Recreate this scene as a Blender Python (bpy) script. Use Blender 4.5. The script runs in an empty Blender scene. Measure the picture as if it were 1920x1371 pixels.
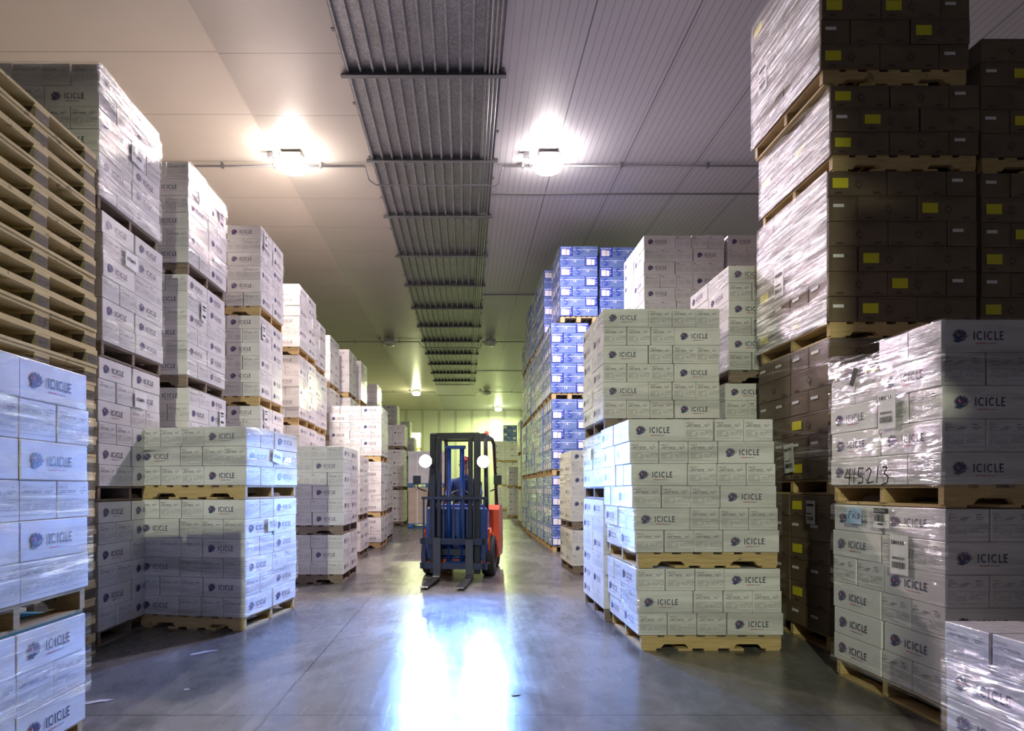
import bpy, bmesh, math, random
from mathutils import Vector, Matrix
from mathutils.bvhtree import BVHTree
R = math.radians
random.seed(7)
S = bpy.context.scene
COL = S.collection

# ------------------------------------------------------------------ camera, view, world, lights
F = 1080.0; VPX = 872.0; VPY = 915.0; H = 1.35
cam_d = bpy.data.cameras.new('camera'); cam = bpy.data.objects.new('camera', cam_d); COL.objects.link(cam)
cam.location = (0, 0, H); cam.rotation_euler = (R(90), 0, 0)
cam_d.sensor_fit = 'HORIZONTAL'; cam_d.sensor_width = 36; cam_d.lens = F / 1920 * 36
cam_d.shift_x = (960 - VPX) / 1920; cam_d.shift_y = (VPY - 685.5) / 1920
cam_d.clip_start = 0.05; cam_d.clip_end = 200
S.camera = cam
S.view_settings.view_transform = 'Standard'; S.view_settings.look = 'None'
S.view_settings.gamma = 1.0; S.view_settings.use_curve_mapping = False
S.view_settings.exposure = -0.1
S.cycles.use_denoising = True
S.cycles.max_bounces = 7; S.cycles.diffuse_bounces = 4; S.cycles.glossy_bounces = 3
S.cycles.transparent_max_bounces = 10; S.cycles.sample_clamp_indirect = 6
S.cycles.caustics_reflective = False; S.cycles.caustics_refractive = False
w = bpy.data.worlds.new('world'); S.world = w; w.use_nodes = True
w.node_tree.nodes['Background'].inputs[0].default_value = (0.5, 0.5, 0.6, 1)
w.node_tree.nodes['Background'].inputs[1].default_value = 0.02
ZC = 7.0
def light(name, kind, loc, power, color, size=.15, target=None, spot=None, blend=.5):
    d = bpy.data.lights.new(name, kind); d.energy = power; d.color = color
    if kind == 'AREA': d.shape = 'DISK'; d.size = size
    else: d.shadow_soft_size = size
    if spot: d.spot_size = R(spot); d.spot_blend = blend
    o = bpy.data.objects.new(name, d); COL.objects.link(o); o.location = loc
    if target is not None:
        o.rotation_euler = (Vector(target) - Vector(loc)).to_track_quat('-Z', 'Y').to_euler()
    return o
# the hall's own ceiling lamps: the two lit ones in view, the far ones, and those over the aisle behind
def ceiling_light(name, x, y, z, power, glow, color):
    light(name, 'AREA', (x, y, z), power, color, .34, (x, y, 0))
    light(name + '_bulb', 'POINT', (x, y, z - .03), glow, color, .12)
ceiling_light('lamp_light_left', -2.9, 9.68, 6.60, 470, 14, (1.0, .80, .72))
ceiling_light('lamp_light_right', 1.4, 9.68, 6.60, 470, 13, (.95, .78, .98))
ceiling_light('lamp_light_far', -2.8, 33.1, 6.60, 520, 80, (.93, 1.0, .50))
ceiling_light('lamp_light_end', 2.3, 39.8, 6.60, 600, 70, (.82, 1.0, .40))
ceiling_light('lamp_light_mid', 5.5, 27.0, 6.64, 330, 90, (.88, 1.0, .55))
light('lamp_light_rear', 'SPOT', (-1.6, -7.6, 6.5), 3300, (.95, 1.0, .70), .10, (-.2, 5.0, -.3), 50, .55)
# the two work lights of the forklift, blue white, thrown forward over the floor
HEAD = ((-.56, 8.22, 1.73), (.27, 8.38, 1.73))
for i, p in enumerate(HEAD):
    light('head_light', 'SPOT', (p[0], p[1] - .07, p[2]), 900, (.12, .32, 1.0), .07, (p[0] * 1.6, 3.2, -.6), 88, .7)
    light('head_beam', 'SPOT', (p[0], p[1] - .07, p[2]), 400, (.28, .50, 1.0), .07, (p[0] * .6, 4.3, 0), 50, .9)

# ------------------------------------------------------------------ node helpers
def newmat(name):
    m = bpy.data.materials.new(name); m.use_nodes = True
    nt = m.node_tree; b = nt.nodes['Principled BSDF']
    return m, nt, b
def N(nt, t, **k):
    n = nt.nodes.new(t)
    for a, v in k.items():
        if a == 'inp':
            for i, x in v.items(): n.inputs[i].default_value = x
        else: setattr(n, a, v)
    return n
def mathn(nt, op, a, b=None, c=None):
    n = nt.nodes.new('ShaderNodeMath'); n.operation = op
    for i, v in enumerate((a, b, c)):
        if v is None: continue
        if isinstance(v, (int, float)): n.inputs[i].default_value = v
        else: nt.links.new(v, n.inputs[i])
    return n.outputs[0]
def ramp(nt, fac, stops):
    r = nt.nodes.new('ShaderNodeValToRGB'); e = r.color_ramp.elements
    e[0].position, e[0].color = stops[0][0], (*stops[0][1], 1)
    e[1].position, e[1].color = stops[-1][0], (*stops[-1][1], 1)
    for p, c in stops[1:-1]:
        x = e.new(p); x.color = (*c, 1)
    nt.links.new(fac, r.inputs[0]); return r.outputs[0]
def noise(nt, vec, scale, detail=3, rough=.55, dist=0):
    n = N(nt, 'ShaderNodeTexNoise'); n.inputs['Scale'].default_value = scale
    n.inputs['Detail'].default_value = detail; n.inputs['Roughness'].default_value = rough
    n.inputs['Distortion'].default_value = dist
    nt.links.new(vec, n.inputs['Vector']); return n.outputs['Fac']
def mapping(nt, vec, scale=(1, 1, 1), rot=(0, 0, 0)):
    m = N(nt, 'ShaderNodeMapping'); m.inputs['Scale'].default_value = scale; m.inputs['Rotation'].default_value = rot
    nt.links.new(vec, m.inputs['Vector']); return m.outputs[0]
def mixc(nt, fac, a, b):
    m = N(nt, 'ShaderNodeMix', data_type='RGBA')
    for sock, v in ((m.inputs['Factor'], fac), (m.inputs['A'], a), (m.inputs['B'], b)):
        if isinstance(v, (int, float)): sock.default_value = v
        elif isinstance(v, tuple): sock.default_value = (*v, 1)
        else: nt.links.new(v, sock)
    return m.outputs['Result']
def simple(name, col, rough=.5, metal=0, coat=0, emit=None, es=0, var=.0, vscale=8):
    m, nt, b = newmat(name)
    b.inputs['Base Color'].default_value = (*col, 1); b.inputs['Roughness'].default_value = rough
    b.inputs['Metallic'].default_value = metal; b.inputs['Coat Weight'].default_value = coat
    if emit: b.inputs['Emission Color'].default_value = (*emit, 1); b.inputs['Emission Strength'].default_value = es
    if var:
        g = N(nt, 'ShaderNodeNewGeometry')
        f = noise(nt, g.outputs['Position'], vscale, 4)
        c = ramp(nt, f, [(.3, tuple(x * (1 - var) for x in col)), (.7, tuple(min(1, x * (1 + var)) for x in col))])
        nt.links.new(c, b.inputs['Base Color'])
    return m
def wrapmat(name, c1, c2, coat=.7, bump=.5, kraft=False):
    """card under tightly drawn clear film: paper fibre base, thin glossy coat with drawn streaks"""
    m, nt, b = newmat(name)
    g = N(nt, 'ShaderNodeNewGeometry'); P = g.outputs['Position']
    f = noise(nt, mapping(nt, P, (1.2, 1.2, 2.4)), 2.2, 4)
    c = ramp(nt, f, [(.3, c1), (.7, c2)])
    nt.links.new(c, b.inputs['Base Color'])
    b.inputs['Roughness'].default_value = .62
    b.inputs['Coat Weight'].default_value = coat
    b.inputs['Coat Roughness'].default_value = .09
    b.inputs['Coat IOR'].default_value = 1.5
    s1 = noise(nt, mapping(nt, P, (2.2, 2.2, 46), (R(9), R(7), 0)), 1.0, 5, .65, .5)
    s2 = noise(nt, mapping(nt, P, (5, 5, 16), (R(-14), R(-12), 0)), 1.6, 3, .6, .8)
    h = mathn(nt, 'ADD', s1, mathn(nt, 'MULTIPLY', s2, .8))
    bp = N(nt, 'ShaderNodeBump'); bp.inputs['Strength'].default_value = bump; bp.inputs['Distance'].default_value = .02
    nt.links.new(h, bp.inputs['Height']); nt.links.new(bp.outputs[0], b.inputs['Coat Normal'])
    return m
M = {}
M['white'] = wrapmat('white_card', (.66, .65, .64), (.78, .77, .76), .8, .6)
M['brown'] = wrapmat('brown_card', (.125, .085, .052), (.18, .125, .078), .45, 1.0)
M['blue'] = wrapmat('blue_card', (.09, .165, .40), (.15, .24, .50), .9, 1.0)
M['bluedark'] = simple('blue_print_dark', (.03, .06, .42), .4, coat=.3)
M['bluelight'] = simple('blue_print_light', (.50, .62, .92), .4, coat=.3)
M['navy'] = simple('navy_ink', (.025, .03, .10), .5, coat=.3)
M['indigo'] = simple('indigo_ink', (.055, .06, .17), .5, coat=.3)
M['plum'] = simple('plum_ink', (.17, .16, .26), .5, coat=.3)
M['redink'] = simple('red_ink', (.55, .05, .04), .5, coat=.3)
M['greyink'] = simple('grey_ink', (.44, .43, .44), .6, coat=.3)
M['darkink'] = simple('dark_ink', (.26, .25, .27), .6, coat=.3)
M['brownink'] = simple('brown_ink', (.07, .045, .03), .6, coat=.3)
M['paper'] = simple('label_paper', (.82, .82, .82), .5, coat=.2)
M['yellow'] = simple('yellow_label', (.75, .68, .03), .5, coat=.2)
M['bluepaper'] = simple('blue_note', (.35, .55, .75), .6)
M['binwhite'] = wrapmat('bin_card', (.55, .55, .60), (.68, .68, .72), .3, .3)
M['binbrown'] = wrapmat('bin_brown_card', (.42, .33, .27), (.52, .42, .35), .3, .3)
M['lamphouse'] = simple('lamp_housing', (.35, .35, .36), .4, .6)
M['lensoff'] = simple('lamp_lens_off', (.55, .55, .5), .15, 0, .5)
M['lenson'] = simple('lamp_lens_on', (1, 1, 1), .3, emit=(1, .93, .85), es=90)
M['lensgreen'] = simple('lamp_lens_far', (1, 1, 1), .3, emit=(1, 1, .7), es=25)
M['conduit'] = simple('conduit_steel', (.30, .29, .31), .4, .7)
M['cable'] = simple('black_cable', (.03, .03, .03), .5)
M['black'] = simple('black_paint', (.012, .014, .02), .35, .1, .3)
M['fork'] = simple('fork_steel', (.10, .10, .11), .3, .8)
M['blueglow'] = simple('painted_blue_glow', (.008, .05, .26), .35, 0, .4)  # blue glow of the work lights put into the colour of truck parts
M['darknavy'] = simple('dark_navy_paint', (.012, .02, .06), .35, 0, .4)
M['scrap'] = simple('scrap_film', (.42, .43, .46), .4)
M['orange'] = simple('truck_orange', (.70, .10, .03), .35, 0, .5)
M['rubber'] = simple('tyre_rubber', (.02, .02, .022), .8)
M['headlens'] = simple('head_lens', (1, 1, 1), .2, emit=(.6, .78, 1), es=160)
M['skin'] = simple('skin', (.50, .28, .20), .5)
M['jacket'] = simple('jacket_cloth', (.02, .05, .20), .8)
M['trousers'] = simple('trouser_cloth', (.02, .02, .035), .85)
M['cap'] = simple('cap_cloth', (.25, .03, .03), .8)
M['tealboard'] = simple('teal_slip_sheet', (.03, .20, .24), .6)
M['bluetape'] = simple('blue_band', (.02, .12, .45), .4)

def woodmat(name, c1, c2):
    m, nt, b = newmat(name)
    g = N(nt, 'ShaderNodeNewGeometry'); P = g.outputs['Position']
    f = noise(nt, mapping(nt, P, (2.5, 2.5, 30)), 2.0, 5, .6, .6)
    k = noise(nt, P, 9, 2)
    c = ramp(nt, f, [(.3, c1), (.7, c2)])
    c = mixc(nt, mathn(nt, 'MULTIPLY', mathn(nt, 'GREATER_THAN', k, .68), .6), c, tuple(x * .35 for x in c1))
    nt.links.new(c, b.inputs['Base Color']); b.inputs['Roughness'].default_value = .7
    bp = N(nt, 'ShaderNodeBump'); bp.inputs['Strength'].default_value = .25; bp.inputs['Distance'].default_value = .004
    nt.links.new(f, bp.inputs['Height']); nt.links.new(bp.outputs[0], b.inputs['Normal'])
    return m
M['wood'] = woodmat('pallet_pine', (.42, .29, .12), (.62, .46, .22))
M['wooddark'] = woodmat('pallet_old_wood', (.16, .12, .09), (.30, .23, .17))
M['epal'] = woodmat('euro_pallet_pine', (.52, .41, .19), (.72, .60, .33))
M['block'] = woodmat('pressed_block', (.10, .078, .042), (.17, .135, .075))

def filmmat(name, lo, hi, haze):
    m, nt, b = newmat(name); nt.nodes.remove(b)
    out = nt.nodes['Material Output']
    g = N(nt, 'ShaderNodeNewGeometry'); P = g.outputs['Position']
    s1 = noise(nt, mapping(nt, P, (7, 7, 60), (R(16), R(14), 0)), 1.0, 5, .7, 1.2)
    bp = N(nt, 'ShaderNodeBump'); bp.inputs['Strength'].default_value = 1; bp.inputs['Distance'].default_value = .03
    nt.links.new(s1, bp.inputs['Height'])
    gl = N(nt, 'ShaderNodeBsdfGlossy'); gl.inputs['Roughness'].default_value = .08; gl.inputs['Color'].default_value = (.95, .95, 1, 1)
    nt.links.new(bp.outputs[0], gl.inputs['Normal'])
    tr = N(nt, 'ShaderNodeBsdfTransparent'); tr.inputs['Color'].default_value = (.93, .93, .93, 1)
    mx = N(nt, 'ShaderNodeAddShader'); df = N(nt, 'ShaderNodeBsdfDiffuse'); df.inputs['Color'].default_value = (.80, .80, .84, 1)
    hz = N(nt, 'ShaderNodeMixShader'); hz.inputs[0].default_value = haze
    s3 = noise(nt, mapping(nt, P, (1.6, 1.6, 34), (R(13), R(10), 0)), 1.3, 5, .7, .6)
    fac = ramp(nt, s3, [(.36, (.03, .03, .03)), (.52, (lo, lo, lo)), (.70, (hi, hi, hi))])
    nt.links.new(fac, gl.inputs['Color']); nt.links.new(tr.outputs[0], hz.inputs[1]); nt.links.new(df.outputs[0], hz.inputs[2]); nt.links.new(hz.outputs[0], mx.inputs[0]); nt.links.new(gl.outputs[0], mx.inputs[1])
    nt.links.new(mx.outputs[0], out.inputs['Surface'])
    return m
M['film'] = filmmat('stretch_film', .10, .60, .03)
M['filmthin'] = filmmat('stretch_film_single', .03, .16, .02)
M['filmthick'] = filmmat('stretch_film_layers', .25, .85, .13)

def floormat():
    m, nt, b = newmat('polished_concrete')
    g = N(nt, 'ShaderNodeNewGeometry'); P = g.outputs['Position']
    big = noise(nt, mapping(nt, P, (1, .55, 1), (0, 0, R(-30))), .9, 7, .62, .9)
    fine = noise(nt, mapping(nt, P, (1, .8, 1), (0, 0, R(-35))), 5, 9, .72, .6)
    scr = noise(nt, mapping(nt, P, (30, .7, 1), (0, 0, R(-27))), 1.2, 4, .6, .15)
    scr2 = noise(nt, mapping(nt, P, (24, .9, 1), (0, 0, R(-48))), 1.0, 4, .6, .2)
    c = ramp(nt, mathn(nt, 'ADD', mathn(nt, 'MULTIPLY', big, .55), mathn(nt, 'MULTIPLY', fine, .45)), [(.34, (.065, .062, .060)), (.47, (.115, .112, .108)), (.58, (.165, .16, .155)), (.70, (.26, .25, .24))])
    c = mixc(nt, mathn(nt, 'MULTIPLY', mathn(nt, 'SMOOTH_MAX', mathn(nt, 'SUBTRACT', scr, .60), 0.0, .02), .35), c, (.42, .43, .45))
    # saw joints: lines along the aisle and across it
    sx = N(nt, 'ShaderNodeSeparateXYZ'); nt.links.new(P, sx.inputs[0])
    wob = mathn(nt, 'MULTIPLY', mathn(nt, 'SUBTRACT', noise(nt, P, 5, 4), .5), .035)
    def joint(sock, pos, wid):
        d = mathn(nt, 'ABSOLUTE', mathn(nt, 'SUBTRACT', mathn(nt, 'ADD', sock, wob), pos))
        return mathn(nt, 'LESS_THAN', d, wid)
    j = joint(sx.outputs[0], -1.17, .006)
    for yy, ww in ((3.42, .006), (9.6, .006), (15.8, .006), (22, .007), (28, .008)):
        j = mathn(nt, 'MAXIMUM', j, joint(sx.outputs[1], yy, ww))
    j = mathn(nt, 'MAXIMUM', j, joint(sx.outputs[0], 4.9, .006))
    c = mixc(nt, mathn(nt, 'MULTIPLY', j, .8), c, (.03, .03, .035))
    nt.links.new(c, b.inputs['Base Color'])
    r = ramp(nt, mathn(nt, 'ADD', mathn(nt, 'MULTIPLY', big, .75), mathn(nt, 'MULTIPLY', scr2, .25)), [(.3, (.17, .17, .17)), (.7, (.36, .36, .36))])
    nt.links.new(r, b.inputs['Roughness'])
    b.inputs['Specular IOR Level'].default_value = .6
    bp = N(nt, 'ShaderNodeBump'); bp.inputs['Strength'].default_value = .12; bp.inputs['Distance'].default_value = .01
    nt.links.new(mathn(nt, 'ADD', mathn(nt, 'ADD', fine, mathn(nt, 'MULTIPLY', scr, .12)), mathn(nt, 'MULTIPLY', j, -2)), bp.inputs['Height']); nt.links.new(bp.outputs[0], b.inputs['Normal'])
    return m
M['floor'] = floormat()

def ceilmat(name, col, rough, joints=True, ribs=0, spec=.4):
    m, nt, b = newmat(name)
    g = N(nt, 'ShaderNodeNewGeometry'); P = g.outputs['Position']
    sx = N(nt, 'ShaderNodeSeparateXYZ'); nt.links.new(P, sx.inputs[0])
    f = noise(nt, P, .9, 4)
    c = ramp(nt, f, [(.3, tuple(x * .93 for x in col)), (.7, col)])
    hts = noise(nt, mapping(nt, P, (.6, 6, 1)), 1.0, 2)
    h = mathn(nt, 'MULTIPLY', hts, .25)
    if joints:
        t = mathn(nt, 'FRACT', mathn(nt, 'DIVIDE', mathn(nt, 'ADD', sx.outputs[1], -7.46 + 12.5 + .008), 1.25))
        j = mathn(nt, 'LESS_THAN', t, .013)
        c = mixc(nt, mathn(nt, 'MULTIPLY', j, .55), c, tuple(x * .3 for x in col))
    if ribs:
        t = mathn(nt, 'FRACT', mathn(nt, 'DIVIDE', mathn(nt, 'ADD', sx.outputs[0], 20.0), ribs))
        j = mathn(nt, 'LESS_THAN', t, .16)
        c = mixc(nt, mathn(nt, 'MULTIPLY', j, .42), c, tuple(x * .35 for x in col))
        h = mathn(nt, 'MULTIPLY_ADD', j, -1.0, h)
        for px in (1.53, 2.75, 4.0, 5.25, 6.5):
            k = mathn(nt, 'LESS_THAN', mathn(nt, 'ABSOLUTE', mathn(nt, 'SUBTRACT', sx.outputs[0], px)), .009)
            c = mixc(nt, mathn(nt, 'MULTIPLY', k, .8), c, tuple(x * .15 for x in col))
    nt.links.new(c, b.inputs['Base Color']); b.inputs['Roughness'].default_value = rough
    b.inputs['Specular IOR Level'].default_value = spec
    bp = N(nt, 'ShaderNodeBump'); bp.inputs['Strength'].default_value = .3; bp.inputs['Distance'].default_value = .006
    nt.links.new(h, bp.inputs['Height']); nt.links.new(bp.outputs[0], b.inputs['Normal'])
    return m
M['ceil_a'] = ceilmat('ceiling_panel_matt', (.63, .565, .50), .5)
M['ceil_b'] = ceilmat('ceiling_panel_gloss', (.51, .465, .42), .28, spec=.6)
M['ceil_r'] = ceilmat('ceiling_panel_ribbed', (.46, .44, .47), .38, joints=False, ribs=.105)
M['wall'] = ceilmat('wall_panel', (.72, .72, .62), .4, joints=False, ribs=1.2)

def galv():
    m, nt, b = newmat('galvanised_sheet')
    g = N(nt, 'ShaderNodeNewGeometry'); P = g.outputs['Position']
    v = N(nt, 'ShaderNodeTexVoronoi'); v.inputs['Scale'].default_value = 45; nt.links.new(P, v.inputs['Vector'])
    f = mathn(nt, 'ADD', mathn(nt, 'MULTIPLY', v.outputs['Color'], .5), mathn(nt, 'MULTIPLY', noise(nt, P, 2, 4), .5))
    nt.links.new(ramp(nt, f, [(.25, (.25, .25, .26)), (.75, (.46, .46, .48))]), b.inputs['Base Color'])
    b.inputs['Metallic'].default_value = .55; b.inputs['Roughness'].default_value = .42
    return m
M['galv'] = galv()
M['angle'] = simple('painted_angle', (.19, .19, .20), .5, .3)

# ------------------------------------------------------------------ mesh helpers
class MB:
    def __init__(s): s.v = []; s.f = []; s.mi = []; s.sm = []
    def add(s, vs, fs, mi=0, smooth=False):
        o = len(s.v); s.v += [tuple(v) for v in vs]
        for f in fs: s.f.append(tuple(i + o for i in f)); s.mi.append(mi); s.sm.append(smooth)
    def box(s, x0, y0, z0, x1, y1, z1, mi=0, mtx=None, bev=0):
        if bev > 0:
            b = bev; vs = []
            # chamfered box: 24 vertices
            for ax in range(3):
                pass
            X = (x0, x1); Y = (y0, y1); Z = (z0, z1); sg = (1, -1)
            idx = {}
            for i in (0, 1):
                for j in (0, 1):
                    for k in (0, 1):
                        cx, cy, cz = X[i], Y[j], Z[k]
                        for a in range(3):
                            p = [cx + sg[i] * b, cy + sg[j] * b, cz + sg[k] * b]
                            p[a] = (cx, cy, cz)[a]
                            idx[(i, j, k, a)] = len(vs); vs.append(tuple(p))
            fs = []
            def q(*ks): fs.append(tuple(idx[k] for k in ks))
            for i in (0, 1):
                o = ((0, 0), (1, 0), (1, 1), (0, 1)); o = o if i else o[::-1]
                q(*[(i, a, c, 0) for a, c in o])
                q(*[(c, i, a, 1) for a, c in o])
                q(*[(a, c, i, 2) for a, c in o])
            for j in (0, 1):
                for k in (0, 1):
                    e = [(0, j, k, 1), (1, j, k, 1), (1, j, k, 2), (0, j, k, 2)]; q(*(e if j == k else e[::-1]))
                    e = [(j, 0, k, 0), (j, 1, k, 0), (j, 1, k, 2), (j, 0, k, 2)]; q(*(e[::-1] if j == k else e))
                    e = [(j, k, 0, 0), (j, k, 1, 0), (j, k, 1, 1), (j, k, 0, 1)]; q(*(e if j == k else e[::-1]))
            for i in (0, 1):
                for j in (0, 1):
                    for k in (0, 1):
                        e = [(i, j, k, 0), (i, j, k, 1), (i, j, k, 2)]
                        q(*(e if (i + j + k) % 2 else e[::-1]))
        else:
            vs = [(x0, y0, z0), (x1, y0, z0), (x1, y1, z0), (x0, y1, z0), (x0, y0, z1), (x1, y0, z1), (x1, y1, z1), (x0, y1, z1)]
            fs = [(3, 2, 1, 0), (4, 5, 6, 7), (0, 1, 5, 4), (1, 2, 6, 5), (2, 3, 7, 6), (3, 0, 4, 7)]
        if mtx is not None: vs = [mtx @ Vector(v) for v in vs]
        s.add(vs, fs, mi)
    def tube(s, pts, r, n=8, mi=0, closed=False):
        pts = [Vector(p) for p in pts]; rings = []
        for i, p in enumerate(pts):
            a = pts[i - 1] if i else p; b = pts[i + 1] if i < len(pts) - 1 else p
            if closed: a = pts[i - 1]; b = pts[(i + 1) % len(pts)]
            d = (b - a).normalized(); u = d.orthogonal().normalized() if abs(d.z) > .99 else d.cross(Vector((0, 0, 1))).normalized()
            v = d.cross(u); rr = r[i] if isinstance(r, (list, tuple)) else r
            rings.append([p + (u * math.cos(t * 2 * math.pi / n) + v * math.sin(t * 2 * math.pi / n)) * rr for t in range(n)])
        vs = [x for q in rings for x in q]; fs = []
        m = len(rings)
        for i in range(m if closed else m - 1):
            for t in range(n):
                a = i * n + t; b = i * n + (t + 1) % n; c = ((i + 1) % m) * n + (t + 1) % n; d = ((i + 1) % m) * n + t
                fs.append((a, b, c, d))
        if not closed: fs.append(tuple(range(n))[::-1]); fs.append(tuple((m - 1) * n + t for t in range(n)))
        s.add(vs, fs, mi, True)
    def prism(s, poly, y0, y1, mi=0, mtx=None):
        """polygon in x,z extruded along y"""
        n = len(poly)
        vs = [(x, y0, z) for x, z in poly] + [(x, y1, z) for x, z in poly]
        fs = [tuple(range(n)), tuple(range(2 * n - 1, n - 1, -1))] + [(i, i + n, (i + 1) % n + n, (i + 1) % n) for i in range(n)]
        if mtx is not None: vs = [mtx @ Vector(v) for v in vs]
        s.add(vs, fs, mi)
    def mesh(s, name, mats):
        me = bpy.data.meshes.new(name); me.from_pydata(s.v, [], s.f)
        for m in mats: me.materials.append(m)
        me.polygons.foreach_set('material_index', s.mi); me.polygons.foreach_set('use_smooth', s.sm)
        me.update(); return me
def link(name, me, parent=None, loc=None):
    o = bpy.data.objects.new(name, me); COL.objects.link(o)
    if parent is not None: o.parent = parent
    if loc is not None: o.location = loc
    return o
def build(mb, name, mats, parent=None, loc=None, fix=False):
    if not isinstance(mats, (list, tuple)): mats = [mats]
    me = mb.mesh(name, mats)
    if fix:
        bm = bmesh.new(); bm.from_mesh(me); bmesh.ops.recalc_face_normals(bm, faces=bm.faces); bm.to_mesh(me); bm.free()
    return link(name, me, parent, loc)
def tag(o, label=None, cat=None, group=None, kind=None):
    if label: o['label'] = label
    if cat: o['category'] = cat
    if group: o['group'] = group
    if kind: o['kind'] = kind
    return o
def empty(name, loc=(0, 0, 0), rz=0):
    o = bpy.data.objects.new(name, None); COL.objects.link(o); o.location = loc; o.rotation_euler = (0, 0, rz)
    o.empty_display_size = .1; return o

# lettering
def text2d(s, size=1.0, res=2):
    """glyph outlines of a string as flat triangles/quads; width and pieces"""
    c = bpy.data.curves.new('t', 'FONT'); c.body = s; c.size = size; c.resolution_u = res
    o = bpy.data.objects.new('t', c); COL.objects.link(o)
    dg = bpy.context.evaluated_depsgraph_get(); me = bpy.data.meshes.new_from_object(o.evaluated_get(dg))
    vs = [(v.co.x, v.co.y) for v in me.vertices]; fs = [tuple(p.vertices) for p in me.polygons]
    bpy.data.objects.remove(o); bpy.data.curves.remove(c); bpy.data.meshes.remove(me)
    xs = [v[0] for v in vs] or [0]
    return vs, fs, max(xs)
def icicle2d(h=1.0, low=False):
    """the wordmark: thin open capitals, drawn as strokes"""
    vs, fs = [], []; t = .145
    def q(*p):
        o = len(vs); vs.extend(p); fs.append(tuple(range(o, o + len(p))))
    def bar(x0, y0, x1, y1): q((x0, y0), (x1, y0), (x1, y1), (x0, y1))
    def C(x):
        n = 6 if low else 12; r = .5
        pts = []
        for i in range(n + 1):
            a = R(48) + R(264) * i / n
            pts.append(((x + .40 + .42 * math.cos(a), .5 + r * math.sin(a)), (x + .40 + (.42 - t) * math.cos(a), .5 + (r - t) * math.sin(a))))
        for a, b in zip(pts, pts[1:]): q(a[0], b[0], b[1], a[1])
    x = 0
    bar(x, 0, x + t, 1); x += t + .26
    C(x); x += .74 + .22
    bar(x, 0, x + t, 1); x += t + .26
    C(x); x += .74 + .22
    bar(x, 0, x + t, 1); bar(x + t, 0, x + .52, t); x += .52 + .16
    bar(x, 0, x + t, 1); bar(x + t, 0, x + .50, t); bar(x + t, 1 - t, x + .50, 1); bar(x + t, .5 - t / 2, x + .44, .5 + t / 2); x += .5
    return [(a * h * .86, b * h) for a, b in vs], fs, x * h * .86
ICI = icicle2d(); ICILOW = icicle2d(low=True)

def put2d(mb, shape, mi, frame, ox, oz, sc=1.0, off=.0008, ang=0):
    """paste a flat shape on a carton face; frame(u, v, d) gives the 3D point"""
    vs, fs = shape[0], shape[1]; ca, sa = math.cos(ang), math.sin(ang)
    P = [frame(ox + (x * ca - y * sa) * sc, oz + (x * sa + y * ca) * sc, off) for x, y in vs]
    mb.add(P, fs, mi)
def rect2d(mb, mi, frame, u0, v0, u1, v1, off=.0008):
    mb.add([frame(u0, v0, off), frame(u1, v0, off), frame(u1, v1, off), frame(u0, v1, off)], [(0, 1, 2, 3)], mi)
def poly2d(mb, mi, frame, pts, off):
    mb.add([frame(u, v, off) for u, v in pts], [tuple(range(len(pts)))], mi)
def fan2d(mb, mi, frame, c, pts, off):
    n = len(pts); mb.add([frame(*c, off)] + [frame(u, v, off) for u, v in pts], [(0, i + 1, (i + 1) % n + 1) for i in range(n)], mi)

def emblem(mb, frame, cx, cz, r, low=False):
    """splashy round badge: ragged grey-blue brushwork, indigo body, red patch, pale strokes, a tail"""
    rnd = random.Random(5)
    n = 14 if low else 30
    pts = []
    for i in range(n):
        a = 2 * math.pi * i / n
        k = (1.0 if i % 2 else .78) + rnd.uniform(-.08, .08)
        pts.append((cx + r * 1.05 * k * math.cos(a), cz + r * .92 * k * math.sin(a)))
    fan2d(mb, 2, frame, (cx, cz), pts, .0006)
    body = [(cx + r * .78 * math.cos(a) * (1 if i % 3 else .85), cz - r * .12 + r * .66 * math.sin(a)) for i, a in enumerate([2 * math.pi * j / 16 for j in range(16)])]
    fan2d(mb, 1, frame, (cx, cz - .1 * r), body, .0009)
    if not low:
        for q in range(9):   # ragged brush tips
            a = .5 + q * .62; x0, z0 = cx + r * .66 * math.cos(a), cz + r * .58 * math.sin(a)
            poly2d(mb, 1 if q % 2 else 0, frame, [(x0 - r * .16, z0 - r * .06), (x0 + r * .12, z0 - r * .10), (x0 + r * .34 * math.cos(a), z0 + r * .34 * math.sin(a) + r * .08)], .0011)
        poly2d(mb, 3, frame, [(cx - r * .60, cz + r * .22), (cx - r * .38, cz - r * .02), (cx - r * .22, cz + r * .16), (cx - r * .34, cz + r * .44)], .0013)
        poly2d(mb, 3, frame, [(cx - r * .05, cz - r * .02), (cx + r * .26, cz + r * .0), (cx + r * .22, cz + r * .26), (cx, cz + r * .22)], .0013)
        poly2d(mb, 4, frame, [(cx - r * .36, cz + r * .30), (cx - r * .28, cz + r * .32), (cx - r * .14, cz - r * .10), (cx - r * .22, cz - r * .12)], .0016)
        poly2d(mb, 4, frame, [(cx + r * .10, cz - r * .50), (cx + r * .44, cz - r * .40), (cx + r * .60, cz - r * .10), (cx + r * .42, cz - r * .30)], .0016)
        poly2d(mb, 0, frame, [(cx + r * .06, cz + r * .04), (cx + r * .18, cz + r * .04), (cx + r * .18, cz + r * .18), (cx + r * .06, cz + r * .18)], .0018)
    poly2d(mb, 0, frame, [(cx + r * .62, cz - r * .42), (cx + r * 1.42, cz + r * .22), (cx + r * .80, cz - r * .10)], .0012)
    poly2d(mb, 1, frame, [(cx - r * 1.0, cz - r * .75), (cx + r * .1, cz - r * .35), (cx - r * .1, cz - r * 1.02)], .0012)

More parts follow.
